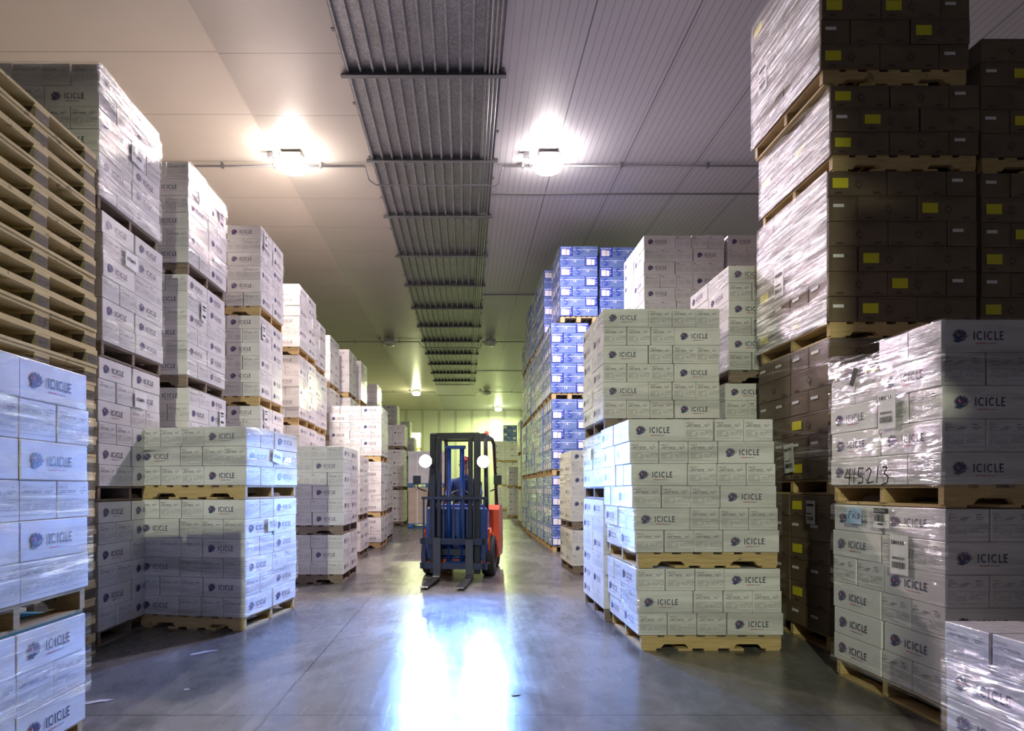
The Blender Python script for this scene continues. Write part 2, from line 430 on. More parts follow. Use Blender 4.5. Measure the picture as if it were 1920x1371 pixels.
def carton_frames(l, s):
    return {
        '-y': (lambda u, v, d: (u - l / 2, -s / 2 - d, v), l), '+y': (lambda u, v, d: (l / 2 - u, s / 2 + d, v), l),
        '+x': (lambda u, v, d: (l / 2 + d, u - s / 2, v), s), '-x': (lambda u, v, d: (-l / 2 - d, s / 2 - u, v), s)}
def smalltext(mb, mi, frame, u0, v0, u1, rnd, n=1, h=.0035, gap=.0085, density=.8):
    for k in range(n):
        u = u0; v = v0 - k * gap
        while u < u1 - .006:
            w = rnd.uniform(.008, .030); w = min(w, u1 - u)
            if rnd.random() < density: rect2d(mb, mi, frame, u, v, u + w, v + h, .0007)
            u += w + .003
WORDS = {}
def word(s, sz, res=1):
    if (s, sz) not in WORDS: WORDS[(s, sz)] = text2d(s, sz, res)
    return WORDS[(s, sz)]

# ---- white carton (logo on long sides, product text on short ends)
WL, WS, WH = .47, .245, .186
def white_print_logo(low=False, faces=('-y', '+y')):
    mb = MB(); fr = carton_frames(WL, WS)
    for f in faces:
        frame, wd = fr[f]
        emblem(mb, frame, .100, WH * .50, .040, low)
        put2d(mb, ICILOW if low else ICI, 0, frame, .176, WH * .37, .049)
        rect2d(mb, 3, frame, .185, WH * .26, .245, WH * .26 + .004)
        rect2d(mb, 2, frame, .247, WH * .26, .300, WH * .26 + .003)
    return mb
def white_print_end(low=False, name='MINCE', faces=('-x', '+x'), seed=1):
    mb = MB(); fr = carton_frames(WL, WS); rnd = random.Random(seed)
    for f in faces:
        frame, wd = fr[f]
        if low:
            rect2d(mb, 1, frame, .018, WH * .80, .060, WH * .80 + .009); rect2d(mb, 0, frame, .018, WH * .70, .13, WH * .70 + .005)
            for k in range(4): rect2d(mb, 0, frame, .018, WH * (.5 - .09 * k), .10 + .02 * (k % 2), WH * (.5 - .09 * k) + .004); rect2d(mb, 0, frame, .14, WH * (.5 - .09 * k), .225, WH * (.5 - .09 * k) + .004)
        else:
            put2d(mb, word(name, .019), 1, frame, .016, WH * .79)
            smalltext(mb, 1, frame, .016, WH * .72, .135, rnd, 2, .0045)
            smalltext(mb, 0, frame, .016, WH * .62, .16, rnd, 1)
            smalltext(mb, 1, frame, .165, WH * .80, .205, rnd, 1, .005); smalltext(mb, 1, frame, .165, WH * .72, .215, rnd, 1, .004); smalltext(mb, 1, frame, .17, WH * .66, .20, rnd, 1, .004)
            smalltext(mb, 0, frame, .016, WH * .50, .235, rnd, 1, .003, density=.95)
            smalltext(mb, 0, frame, .016, WH * .445, .115, rnd, 5, .004, .0105)
            smalltext(mb, 0, frame, .13, WH * .445, .235, rnd, 4, .004, .0105)
            smalltext(mb, 0, frame, .016, WH * .13, .235, rnd, 1, .003, density=.95)
    return mb
LOGOM = [M['navy'], M['indigo'], M['plum'], M['redink'], M['paper']]
ENDM = [M['greyink'], M['darkink']]
def bodymb(l, s, h, top=True):
    mb = MB(); mb.box(-l / 2, -s / 2, .001, l / 2, s / 2, h - .001, 0, None, .004)
    # flap seam and hand-hole creases on the lid
    return mb
def carton_body(l, s, h, g=.003):
    mb = MB(); mb.box(-l / 2 + g, -s / 2 + g, .0005, l / 2 - g, s / 2 - g, h - .0015, 0, None, .004); return mb
# ---- brown carton
BL, BS, BH = .49, .245, .204
def star2d(cx, cz, r):
    pts = []
    for i in range(16):
        a = math.pi * 2 * i / 16 + .2; k = r if i % 2 == 0 else r * .42
        if i == 4 or i == 12: k *= 1.5
        pts.append((cx + k * math.cos(a), cz + k * math.sin(a)))
    return pts
def brown_print(label_on=True, faces=('-y', '+y', '-x', '+x')):
    mb = MB(); fr = carton_frames(BL, BS); rnd = random.Random(3)
    for f in [q for q in faces if q[1] == 'y']:
        frame, wd = fr[f]
        put2d(mb, word('FROZEN ALASKA SEAFOOD', .021), 0, frame, .13, BH * .86)
        fan2d(mb, 0, frame, (.25, BH * .46), star2d(.25, BH * .46, .042), .0008)
        mb2 = [(.25 + .016 * math.cos(a), BH * .46 + .016 * math.sin(a)) for a in [i * math.pi / 5 for i in range(10)]]
        fan2d(mb, 3, frame, (.25, BH * .46), mb2, .0012)
        for hx in (.09, .40):
            arc = [(hx + .035 * math.cos(a), BH * .10 + .016 * math.sin(a)) for a in [math.pi * i / 8 for i in range(9)]]
            poly2d(mb, 0, frame, arc, .0008)
        rect2d(mb, 0, frame, .02, .008, .47, .0095); 
        if label_on:
            rect2d(mb, 2, frame, .035, BH * .32, .165, BH * .72, .0014)
            smalltext(mb, 3, frame, .045, BH * .62, .155, rnd, 5, .003, .013, .6)
    for f in [q for q in faces if q[1] == 'x']:
        frame, wd = fr[f]
        rect2d(mb, 1, frame, .035, BH * .55, .125, BH * .68, .0014)
        smalltext(mb, 0, frame, .042, BH * .60, .118, rnd, 1, .004)
        for k in (0, 1):
            a, b_ = .012 + k * .012, .233 - k * .012
            rect2d(mb, 0, frame, a, .015 + k * .012, a + .0015, BH - .015 - k * .012); rect2d(mb, 0, frame, b_, .015 + k * .012, b_ + .0015, BH - .015 - k * .012)
            rect2d(mb, 0, frame, a, BH - .015 - k * .012, b_, BH - .0135 - k * .012)
    return mb
BROWNM = [M['brownink'], M['paper'], M['yellow'], M['brown']]
# ---- blue carton
UL, US, UH = .53, .265, .212
def s2d(cx, cz, r, w):
    """S shaped stroke quads"""
    out = []; pts = []
    for i in range(9): a = R(40) + R(230) * i / 8; pts.append((cx + r * .5 * math.cos(a), cz + r * .42 + r * .42 * math.sin(a)))
    for i in range(9): a = R(90) - R(230) * i / 8; pts.append((cx + r * .5 * math.cos(a), cz - r * .42 + r * .42 * math.sin(a)))
    return pts
def stroke2d(mb, mi, frame, pts, w, off):
    for a, b in zip(pts, pts[1:]):
        dx, dz = b[0] - a[0], b[1] - a[1]; L = math.hypot(dx, dz) or 1; nx, nz = -dz / L * w / 2, dx / L * w / 2
        mb.add([frame(a[0] - nx, a[1] - nz, off), frame(b[0] - nx, b[1] - nz, off), frame(b[0] + nx, b[1] + nz, off), frame(a[0] + nx, a[1] + nz, off)], [(0, 1, 2, 3)], mi)
def blue_print(faces=('-y', '+y', '-x', '+x')):
    mb = MB(); fr = carton_frames(UL, US)
    for f in [q for q in faces if q[1] == 'y']:
        frame, wd = fr[f]; c = (.12, UH * .5)
        ring = [(c[0] + .078 * math.cos(a), c[1] + .078 * math.sin(a)) for a in [i * math.pi / 9 for i in range(19)]]
        rect2d(mb, 1, frame, .01, UH * .62, .52, UH * .68, .0006)
        stroke2d(mb, 0, frame, ring, .007, .001)
        stroke2d(mb, 0, frame, s2d(c[0], c[1], .07, 0), .022, .0014)
        put2d(mb, word('18', .08), 2, frame, .27, UH * .38, 1.0, .001)
        rect2d(mb, 0, frame, .42, UH * .68, .50, UH * .76, .001)
        rect2d(mb, 1, frame, .25, .005, .252, UH - .005)
    for f in [q for q in faces if q[1] == 'x']:
        frame, wd = fr[f]
        rect2d(mb, 0, frame, .004, .006, US - .004, UH - .008, .0006)
        rect2d(mb, 2, frame, .03, UH * .10, .125, UH * .70, .0012); rect2d(mb, 2, frame, .133, UH * .10, .20, UH * .66, .0012)
        rect2d(mb, 1, frame, .21, UH * .3, .245, UH * .36, .0012); rect2d(mb, 1, frame, .21, UH * .5, .235, UH * .56, .0012)
        for i in range(7): rect2d(mb, 1, frame, .02 + .032 * i, UH * .76, .04 + .032 * i, UH * .92, .0012)
    return mb
BLUEM = [M['bluedark'], M['bluelight'], M['paper']]

KIND = {}
def proto(name, l, s, h, mat, prints, low):
    KIND[name] = dict(l=l, s=s, h=h, body=carton_body(l, s, h).mesh(name, [mat]), mat=mat,
        prints=[(n, mb.mesh(n, ms), f) for n, mb, ms, f in prints], low=low)
proto('white_carton', WL, WS, WH, M['white'], [('logo', white_print_logo(faces=(f,)), LOGOM, f) for f in ('-y', '+y')] + [('text_print', white_print_end(faces=(f,)), ENDM, f) for f in ('-x', '+x')],
      [(white_print_logo(True), LOGOM), (white_print_end(True), ENDM)])
pbo_prints = KIND['white_carton']['prints'][:2] + [('text_print', white_print_end(False, 'PBO', (f,), 4).mesh('text_print', ENDM), f) for f in ('-x', '+x')]
proto('brown_carton', BL, BS, BH, M['brown'], [('carton_print', brown_print(True, (f,)), BROWNM, f) for f in ('-y', '+y', '-x', '+x')], [(brown_print(True), BROWNM)])
brown_plain = [('carton_print', brown_print(False, (f,)).mesh('carton_print', BROWNM), f) for f in ('-y', '+y', '-x', '+x')]
proto('blue_carton', UL, US, UH, M['blue'], [('carton_print', blue_print((f,)), BLUEM, f) for f in ('-y', '+y', '-x', '+x')], [(blue_print(), BLUEM)])

# ------------------------------------------------------------------ setting
def slab(name, x0, y0, z0, x1, y1, z1, mat, parent=None):
    mb = MB(); mb.box(x0, y0, z0, x1, y1, z1); o = build(mb, name, mat, parent)
    if parent is None: o['kind'] = 'structure'
    return o
XL, XR, YB, YF = -7.2, 8.6, 42.0, -9.5
slab('floor', XL, YF, -.2, XR, YB, 0, M['floor'])
ceil = slab('ceiling', XL, YF, ZC, -3.2, YB, ZC + .3, M['ceil_a'])
slab('ceiling_panel', -3.2, YF, ZC - .02, -1.60, YB, ZC + .3, M['ceil_b'], ceil)
slab('ceiling_panel', .49, YF, ZC - .01, XR, YB, ZC + .3, M['ceil_r'], ceil)
slab('wall_back', XL - .2, YB, -.2, XR + .2, YB + .2, ZC + .3, M['wall'])
slab('wall_front', XL - .2, YF - .2, -.2, XR + .2, YF, ZC + .3, M['wall'])
slab('wall_left', XL - .2, YF, -.2, XL, YB, ZC + .3, M['wall'])
slab('wall_right', XR, YF, -.2, XR + .2, YB, ZC + .3, M['wall'])
# galvanised ribbed strip with cross angles
strip = slab('trim_1', -1.60, YF, ZC + .02, .49, 31.6, ZC + .3, M['galv'])
slab('ceiling_panel', -1.60, 31.6, ZC - .01, .49, YB, ZC + .3, M['ceil_r'], ceil)
for i in range(12):
    x = -1.60 + .168 * i
    mb = MB(); mb.prism([(x, ZC + .02), (x + .012, ZC - .045), (x + .036, ZC - .045), (x + .048, ZC + .02)], YF, 31.6)
    build(mb, 'rib', M['galv'], strip, fix=True)
for x in (.33, .385, .44):
    mb = MB(); mb.tube([(x, YF, ZC - .06), (x, 31.6, ZC - .06)], .014, 8); build(mb, 'conduit', M['conduit'], strip)
k = -8
while 7.82 + 2.03 * k < 31.8:
    y = 7.82 + 2.03 * k; k += 1
    mb = MB(); mb.box(-1.68, y - .004, ZC - .075, .56, y + .004, ZC + .02); mb.box(-1.68, y - .06, ZC - .088, .56, y + .004, ZC - .075)
    build(mb, 'cross_angle', M['angle'], strip)
for i in range(40):
    y = 5.0 + i * .68; xx = -1.625 if i % 2 else .515
    mb = MB(); mb.box(xx - .015, y, ZC - .03, xx + .015, y + .05, ZC + .0); build(mb, 'clip', M['angle'], strip)
# dark transverse joints in the ribbed ceiling
for i, y in enumerate((11.03, 16.8, 27.7)):
    mb = MB(); mb.box(.52, y - .018, ZC - .03, XR, y + .018, ZC - .01); o = build(mb, 'trim_%d' % (i + 2), M['angle']); o['kind'] = 'structure'
mb = MB(); mb.box(XL, YB - .06, ZC - .14, XR, YB, ZC - .02); o = build(mb, 'trim_5', M['wall']); o['kind'] = 'structure'

# conduits across the ceiling
def conduit(y, label, r=.018):
    e = empty('electrical_conduit', (0, y, ZC - .078)); tag(e, label, 'conduit', None)
    mb = MB(); mb.tube([(XL + .02, 0, 0), (-1.74, 0, 0)], r); build(mb, 'pipe_run', M['conduit'], e)
    mb = MB(); mb.tube([(.66, 0, 0), (XR - .02, 0, 0)], r); build(mb, 'pipe_run', M['conduit'], e)
    mb = MB(); mb.tube([(-1.74, 0, 0), (-1.72, .02, -.06), (-1.70, .22, -.12), (-1.60, .38, -.13), (.40, .38, -.13), (.52, .38, -.16), (.60, .3, -.15), (.62, .08, -.05), (.66, 0, 0)], r * .8)
    build(mb, 'cable_loop', M['conduit'], e)
    for x in (-5.5, -4.2, -2.5, 1.0, 2.7, 4.2, 6):
        mb = MB(); mb.box(x - .02, -.03, -.03, x + .02, .03, .050); build(mb, 'pipe_clamp', M['angle'], e)
conduit(9.97, 'grey conduit crossing the ceiling between the two bright lamps')
conduit(21.95, 'grey conduit crossing the ceiling beside the unlit lamp halfway down')
conduit(33.5, 'thin conduit crossing the ceiling just past the end of the ribbed strip')

def lamp(x, y, lit, label, big=True):
    e = empty('ceiling_lamp', (x, y, ZC - .02)); tag(e, label, 'ceiling lamp', 'high bay lamps on the ceiling')
    mb = MB(); mb.box(-.19, -.15, -.14, .19, .15, -.05, 0, None, .02); build(mb, 'housing', M['lamphouse'], e)
    mb = MB(); n = 16
    prof = [(.20, -.14), (.25, -.20), (.22, -.27), (.13, -.31), (0.001, -.325)]
    vs = [(r * math.cos(2 * math.pi * i / n), r * math.sin(2 * math.pi * i / n), z) for r, z in prof for i in range(n)]
    fs = [(j * n + i, j * n + (i + 1) % n, (j + 1) * n + (i + 1) % n, (j + 1) * n + i) for j in range(len(prof) - 1) for i in range(n)]
    mb.add(vs, fs, 0, True); build(mb, 'lens', M['lenson'] if lit == 1 else M['lensgreen'] if lit == 2 else M['lensoff'], e)
    mb = MB(); mb.box(-.03, -.03, -.06, .03, .03, .0); mb.box(-.1, -.01, -.06, .1, .01, -.04); build(mb, 'bracket', M['conduit'], e)
    mb = MB(); mb.box(-.42, -.035, -.075, -.32, .035, .0); build(mb, 'junction_box', M['conduit'], e)
    mb = MB(); pts = [(-.34, 0, -.06), (-.30, 0, -.12), (-.34, 0, -.2), (-.30, .02, -.26), (-.25, .03, -.2), (-.27, 0, -.13), (-.19, 0, -.1)]
    mb.tube(pts, .006, 6); build(mb, 'cord', M['cable'], e)
lamp(-2.9, 9.68, 1, 'brightly lit ceiling lamp left of the ribbed metal strip, nearest the front')
lamp(1.4, 9.68, 1, 'brightly lit ceiling lamp right of the ribbed metal strip, nearest the front')
lamp(-2.85, 21.62, 0, 'unlit ceiling lamp left of the ribbed strip, halfway down the hall')
lamp(.95, 21.62, 0, 'unlit ceiling lamp right of the ribbed strip, halfway down the hall')
lamp(-2.8, 33.1, 2, 'small lit ceiling lamp past the left side of the strip end')
lamp(1.25, 33.1, 0, 'small unlit ceiling lamp past the right side of the strip end')
lamp(2.3, 39.8, 2, 'farthest small lit ceiling lamp, next to the end wall')

# ------------------------------------------------------------------ pallets
def stringer_poly(L, h0, h1):
    n = .20
    p = [(-L / 2, h0)]
    for c in (-L * .26, L * .26):
        p += [(c - .12, h0), (c - .10, h0 + .026), (c - .085, h0 + .036), (c + .085, h0 + .036), (c + .10, h0 + .026), (c + .12, h0)]
    p += [(L / 2, h0), (L / 2, h1), (-L / 2, h1)]
    return p
def pallet_meshes(style, mat):
    """unit pallet 1.2 wide (x) by 1.0 deep (y), .13 high"""
    W, D = 1.2, 1.0; out = []
    if style == 'stringer':
        t = MB(); n = 7
        for i in range(n):
            w_ = .14 if i in (0, n - 1) else .10
            x = -W / 2 + w_ / 2 + (W - .14) * i / (n - 1) if i < n - 1 else W / 2 - w_ / 2
            if 0 < i < n - 1: x = -W / 2 + .07 + (W - .14) * i / (n - 1)
            t.box(x - w_ / 2, -D / 2, .112, x + w_ / 2, D / 2, .13)
        out.append(('top_deck', t.mesh('top_deck', [mat])))
        for y in (-D / 2 + .02, 0, D / 2 - .02):
            m = MB(); m.prism(stringer_poly(W, .018, .112), y - .02, y + .02); me = m.mesh('stringer', [mat])
            bm = bmesh.new(); bm.from_mesh(me); bmesh.ops.triangulate(bm, faces=[f for f in bm.faces if len(f.verts) > 4]); bmesh.ops.recalc_face_normals(bm, faces=bm.faces); bm.to_mesh(me); bm.free()
            out.append(('stringer', me))
        b = MB()
        for x in (-.53, -.22, 0, .22, .53): b.box(x - .06, -D / 2, 0, x + .06, D / 2, .018)
        out.append(('bottom_deck', b.mesh('bottom_deck', [mat])))
    else:
        t = MB()
        for i in range(7): x = -W / 2 + .06 + (W - .12) * i / 6; t.box(x - .055, -D / 2, .112, x + .055, D / 2, .13)
        for y in (-D / 2 + .05, 0, D / 2 - .05): t.box(-W / 2, y - .05, .095, W / 2, y + .05, .112)
        out.append(('top_deck', t.mesh('top_deck', [mat])))
        for x in (-W / 2 + .07, 0, W / 2 - .07):
            for y in (-D / 2 + .05, 0, D / 2 - .05):
                b = MB(); b.box(x - .07, y - .05, .018, x + .07, y + .05, .095); out.append(('block', b.mesh('block', [mat])))
        b = MB()
        for x in (-W / 2 + .07, 0, W / 2 - .07): b.box(x - .06, -D / 2, 0, x + .06, D / 2, .018)
        out.append(('bottom_deck', b.mesh('bottom_deck', [mat])))
    return out
PAL = {(s, m): pallet_meshes(s, M[m]) for s in ('stringer', 'block') for m in ('wood', 'wooddark')}
PZ = .13
def place_pallet(mtx, W, D, z, style, mat, label, group='wooden pallets under the stacked loads', parts=True):
    e = bpy.data.objects.new('wooden_pallet', None); COL.objects.link(e)
    e.matrix_world = mtx @ Matrix.Translation((0, 0, z)) @ Matrix.Diagonal((W / 1.2, D / 1.0, 1, 1))
    tag(e, label, 'pallet', group)
    for n, me in PAL[(style, mat)]:
        link(n, me, e)
    return e

# ------------------------------------------------------------------ stacks of loads
def layer_white(i, d0, full=False):
    """cartons of one layer, unit size W .1.205 x D .96, x from aisle side (0) outward; (cx, cy, rot, face, idx)"""
    l, s = WL, WS; out = []
    if i % 2 == 0:   # long side at aisle corner on the front
        out += [(l / 2, s / 2, 0, 'corner', 1), (l / 2, s * 1.5, 0, 'side', 2)]
        out += [(l + s * (k + .5), l / 2, 90, 'front', k + 2) for k in range(3)]
        out += [(s / 2, 2 * s + l / 2, 90, 'side', 3), (s * 1.5, 2 * s + l / 2, 90, 'in', 0)]
        out += [(2 * s + l / 2 - .005, l + s * .5 + .005, 0, 'in', 0), (2 * s + l / 2 - .005, l + s * 1.5, 0, 'in', 0), (2 * s + l + s / 2, l + l / 2 + .01, 90, 'in', 0)]
    else:
        out += [(s / 2, l / 2, 90, 'corner', 1)] + [(s * (k + .5), l / 2, 90, 'front', k + 1) for k in (1, 2)]
        out += [(3 * s + l / 2, s / 2, 0, 'front', 4), (3 * s + l / 2, s * 1.5, 0, 'in', 0)]
        if (i // 2) % 2:
            out += [(l / 2, l + s / 2, 0, 'side', 2), (l / 2, l + s * 1.5, 0, 'side', 3), (l + s / 2, l + l / 2, 90, 'in', 0)]
        else:
            out += [(s / 2, l + l / 2 + .01, 90, 'side', 2), (s * 1.5, l + l / 2 + .01, 90, 'in', 0), (s * 2.5, l + l / 2 + .01, 90, 'in', 0)]
        out += [(3 * s + s / 2, 2 * s + l / 2, 90, 'in', 0), (3 * s + s * 1.5, 2 * s + l / 2, 90, 'in', 0)]
    return out
def layer_alt(i, d0, full=False):
    l, s = WL, .2375
    if i % 2 == 0:
        out = [(l / 2, s * (j + .5), 0, 'corner' if j == 0 else 'side', j + 1) for j in range(4)]
    else:
        out = [(s / 2, l / 2 + l * j, 90, 'corner' if j == 0 else 'side', j + 1) for j in range(2)] + [(s * 1.5 - .01, l / 2 + l * j, 90, 'front' if j == 0 else 'in', 2 if j == 0 else 0) for j in range(2)]
    out += [(l + WS * (k + .5) + .005, l / 2 + l * j, 90, 'front' if j == 0 else 'in', k + (2 if i % 2 == 0 else 3) if j == 0 else 0) for k in range(3) for j in range(2)]
    return out
def layer_brown(i, d0, full=False):
    l, s = BL, BS; out = []
    if i % 2 == 0:
        out += [(s / 2, l / 2, 90, 'corner', 1), (s / 2, l * 1.5, 90, 'side', 2)]
        out += [(s + l / 2 + l * k, s / 2 + s * j, 0, 'front' if j == 0 else 'in', k + 2 if j == 0 else 0) for k in range(2) for j in range(4)]
    else:
        out += [(l / 2 + l * k, s / 2 + s * j, 0, ('corner' if k == 0 else 'front') if j == 0 else ('side' if k == 0 else 'in'), (k + 1) if j == 0 else (j + 1 if k == 0 else 0)) for k in range(2) for j in range(4)]
        out += [(2 * l + s / 2, l / 2 + l * j, 90, 'front' if j == 0 else 'in', 3 if j == 0 else 0) for j in range(2)]
    return out
def layer_blue(i, d0, full=False):
    l, s = UL, US; out = []
    if i % 2 == 0:
        out += [(l / 2, s / 2 + s * j, 0, 'corner' if j == 0 else 'side', j + 1) for j in range(4)]
        out += [(l + s / 2, l / 2 + l * j, 90, 'front' if j == 0 else 'in', 2 if j == 0 else 0) for j in range(2)]
    else:
        out += [(s / 2, l / 2 + l * j, 90, 'corner' if j == 0 else 'side', j + 1) for j in range(2)]
        out += [(s + l / 2, s / 2 + s * j, 0, 'front' if j == 0 else 'in', 2 if j == 0 else 0) for j in range(4)]
    return out
LAY = {'white_carton': (layer_white, 3 * WS + WL, 2 * WS + WL), 'brown_carton': (layer_brown, 2 * BL + BS, 2 * BL), 'blue_carton': (layer_blue, UL + US, 4 * US)}
ORD = ['', 'first', 'second', 'third', 'fourth', 'fifth', 'sixth', 'seventh', 'eighth', 'ninth']
TIERN = {1: ['only load'], 2: ['lower load', 'upper load'], 3: ['bottom load', 'middle load', 'top load'],
         4: ['bottom load', 'second load', 'third load', 'top load'], 5: ['bottom load', 'second load', 'third load', 'fourth load', 'top load']}
CARTS = []      # every carton of every load
LOADS = {}
def stack(phrase, kind, side, X, Y, tiers, W, D, rot=0, mat='wood', style='stringer', h=None, jit=.004, variant=None, shift=None, drop=None, lean=0, alt=None, par=None):
    """side L: stands left of the aisle and reaches away to -x; R: right of it. X, Y is the near corner on the aisle."""
    k = KIND[kind]; lay, W0, D0 = LAY[kind]; h = h or k['h']; sg = -1 if side == 'L' else 1
    base = Matrix.Translation((X, Y, 0)) @ Matrix.Rotation(R(rot), 4, 'Z')
    z = 0; rnd = random.Random(phrase)
    names = TIERN[len(tiers)]
    hs = h if isinstance(h, (list, tuple)) else [h] * len(tiers)
    for t, rows in enumerate(tiers):
        h = hs[t]
        ox, oy = (0, 0)
        if shift and t in shift: ox, oy = shift[t]
        elif t: ox, oy = rnd.uniform(-.02, .02), rnd.uniform(-.02, .03)
        tm = base @ Matrix.Translation((ox, oy, 0))
        LOADS[(phrase, t)] = dict(m=tm, z=z, zc=z + PZ, zt=z + PZ + rows * h, W=W, D=D, sg=sg, name=names[t], phrase=phrase)
        pc = tm @ Matrix.Translation((sg * W / 2, D / 2, 0))
        LOADS[(phrase, t)]['pal'] = (pc, W - .04, D - .03, z, style, mat)
        st = rnd.randint(0, 1)
        if par is not None: st = par[t]
        if alt is not None: lay, st = layer_alt, alt[t]
        for r in range(rows):
            zz = z + PZ + r * h
            for (cx, cy, a, face, idx) in lay(r + st, 0):
                if drop and drop(t, r, rows, cx, cy): continue
                jx = rnd.uniform(-jit, jit); jy = rnd.uniform(-jit, jit)
                px, py = sg * cx * W / W0 + jx, cy * D / D0 + jy
                m = tm @ Matrix.Translation((px + lean * (zz - z), py, zz)) @ Matrix.Rotation(R(a) * sg + rnd.uniform(-.006, .006), 4, 'Z')
                sc = (W / W0, D / D0) if a == 0 else (D / D0, W / W0)
                m = m @ Matrix.Diagonal((sc[0], sc[1], h / k['h'], 1))
                CARTS.append(dict(kind=kind, m=m, load=(phrase, t), row=r + 1, rows=rows, face=face, idx=idx, var=variant, px=0, seed=rnd.random(), kl=k['l'], ks=k['s'], kh=k['h']))
        z += PZ + rows * h + .004
    return z

HT = .1815
# left of the aisle
stack('stack nearest the camera, left', 'white_carton', 'L', -2.01, 2.11, [3, 6], 1.2, .96, h=.187, alt=(1, 0))
stack('angled stack left of aisle', 'white_carton', 'L', -2.06, 5.40, [6, 3], 1.12, 1.08, rot=-9, h=.185, mat='wood', par=(1, 0))
stack('tall stack behind empty pallets', 'white_carton', 'L', -3.09, 4.86, [6, 6, 6, 6], 1.2, .98, h=.1835, mat='wooddark', shift={1: (.0, 0), 2: (.03, 0), 3: (0, 0)}, par=(0, 0, 0, 0))
stack('second tall left stack', 'white_carton', 'L', -3.0, 6.22, [6, 6, 6, 6], 1.2, .98, h=HT, mat='wooddark')
stack('third tall left stack', 'white_carton', 'L', -2.79, 7.88, [6, 6, 6, 6], 1.2, .98, h=.184, mat='wood')
stack('fourth tall left stack', 'white_carton', 'L', -2.88, 10.0, [6, 6, 6, 6], 1.2, 1.15, h=HT)
stack('fifth tall left stack', 'white_carton', 'L', -2.95, 11.25, [6, 6, 6, 5], 1.2, .98, h=HT)
stack('sixth tall left stack', 'white_carton', 'L', -3.1, 13.3, [6, 6, 6, 6], 1.2, .98, h=HT)
stack('seventh tall left stack', 'white_carton', 'L', -2.95, 14.7, [6, 6, 6, 6], 1.2, .98, h=HT)
stack('eighth tall left stack', 'white_carton', 'L', -2.9, 16.0, [6, 6, 6, 6], 1.2, .98, h=HT)
stack('ninth tall left stack', 'white_carton', 'L', -2.98, 19.6, [6, 6, 6, 6], 1.2, .98, h=HT)
stack('tenth tall left stack', 'white_carton', 'L', -2.9, 24.6, [6, 6, 6, 6], 1.2, .98, h=HT)
stack('eleventh tall left stack', 'white_carton', 'L', -2.9, 30.5, [6, 6, 6, 6], 1.2, .98, h=HT)
stack('farthest tall left stack', 'white_carton', 'L', -2.7, 35.0, [6, 6, 6, 5], 1.2, .98, h=HT)
stack('short stack behind the angled one', 'white_carton', 'L', -1.71, 8.1, [3, 6], 1.15, 1.08, h=.186, mat='wooddark', par=(1, 0))
stack('wrapped stack mid left', 'white_carton', 'L', -2.0, 11.0, [3, 6], 1.1, 1.0, h=.19, mat='wooddark')
stack('bright triple stack mid left', 'white_carton', 'L', -1.88, 12.9, [3, 6, 6], 1.17, 1.1, h=.186)
stack('low stack past the bright triple', 'white_carton', 'L', -1.95, 14.6, [3, 6], 1.1, 1.05, h=.19, mat='wooddark')
stack('tall stack left of the bins', 'white_carton', 'L', -2.2, 20.8, [6, 7, 4], 1.1, 1.05, h=.19, mat='wooddark')
stack('stack behind the bins', 'white_carton', 'L', -2.1, 24.0, [6, 6, 4], 1.1, 1.05, h=.19, mat='wooddark')
# right of the aisle
stack('low stack nearest the camera, right', 'white_carton', 'R', 2.38, 1.88, [3], 1.2, .98, h=.187, par=(1,))
stack('large stack right foreground', 'white_carton', 'R', 2.67, 3.2, [6, 5], 1.22, .98, h=.184, mat='wood', variant='PBO',
      drop=lambda t, r, n, cx, cy: t == 1 and r == 4 and cy > .5 and cx < .5, par=(0, 0))
stack('twin stack right of aisle', 'white_carton', 'R', 1.44, 4.76, [3, 6], 1.2, .96, h=.184, mat='wood', shift={1: (-.03, 0)}, lean=-.06, par=(1, 1))
stack('stack behind the twin stack', 'white_carton', 'R', 1.39, 5.80, [6, 3, 6], 1.17, .98, h=.183, mat='wooddark', shift={1: (.0, 0), 2: (-.01, -.04)}, par=(0, 0, 1))
stack('stack beside the brown tower', 'white_carton', 'R', 2.72, 6.0, [6, 6, 6], 1.2, 1.02, h=.1815, mat='wooddark', par=(1, 1, 1))
stack('tall pink-lit stack', 'white_carton', 'R', 2.53, 8.1, [6, 6, 6, 6], 1.13, 1.02, h=.182, par=(1, 1, 1, 1))
stack('stack right of pink-lit one', 'white_carton', 'R', 3.70, 8.1, [6, 6, 6, 6], 1.13, 1.02, h=.182, par=(1, 1, 1, 1))
stack('cream stack before blue cartons', 'white_carton', 'R', 1.67, 9.0, [3, 6], 1.1, 1.1, h=.186, mat='wooddark', par=(1, 1))
stack('far right white stack', 'white_carton', 'R', 1.98, 26.0, [7, 5], 1.1, 1.0, h=.17)
stack('far right grey stack', 'white_carton', 'R', 1.75, 34.0, [7, 7, 6], 1.5, 1.0, h=.185)
stack('tall stack beyond blue cartons', 'white_carton', 'R', 2.02, 21.0, [6, 6, 6], 1.1, 1.0, h=.19)
stack('tower', 'brown_carton', 'R', 2.98, 4.72, [6, 6, 6, 3, 6], 1.22, 1.13, h=(.193, .193, .206, .19, .204), shift={1: (0, 0), 2: (0, 0), 3: (.02, 0), 4: (-.06, 0)})
stack('stack behind the camera', 'white_carton', 'R', .75, -2.4, [6, 6, 6, 6, 6], 1.2, .96, h=.19)  # unseen stack, added to keep the rear lamp off the right side
stack('outer tower', 'brown_carton', 'R', 4.26, 4.74, [6, 6, 6, 5], 1.22, 1.13, h=(.193, .193, .206, .196))
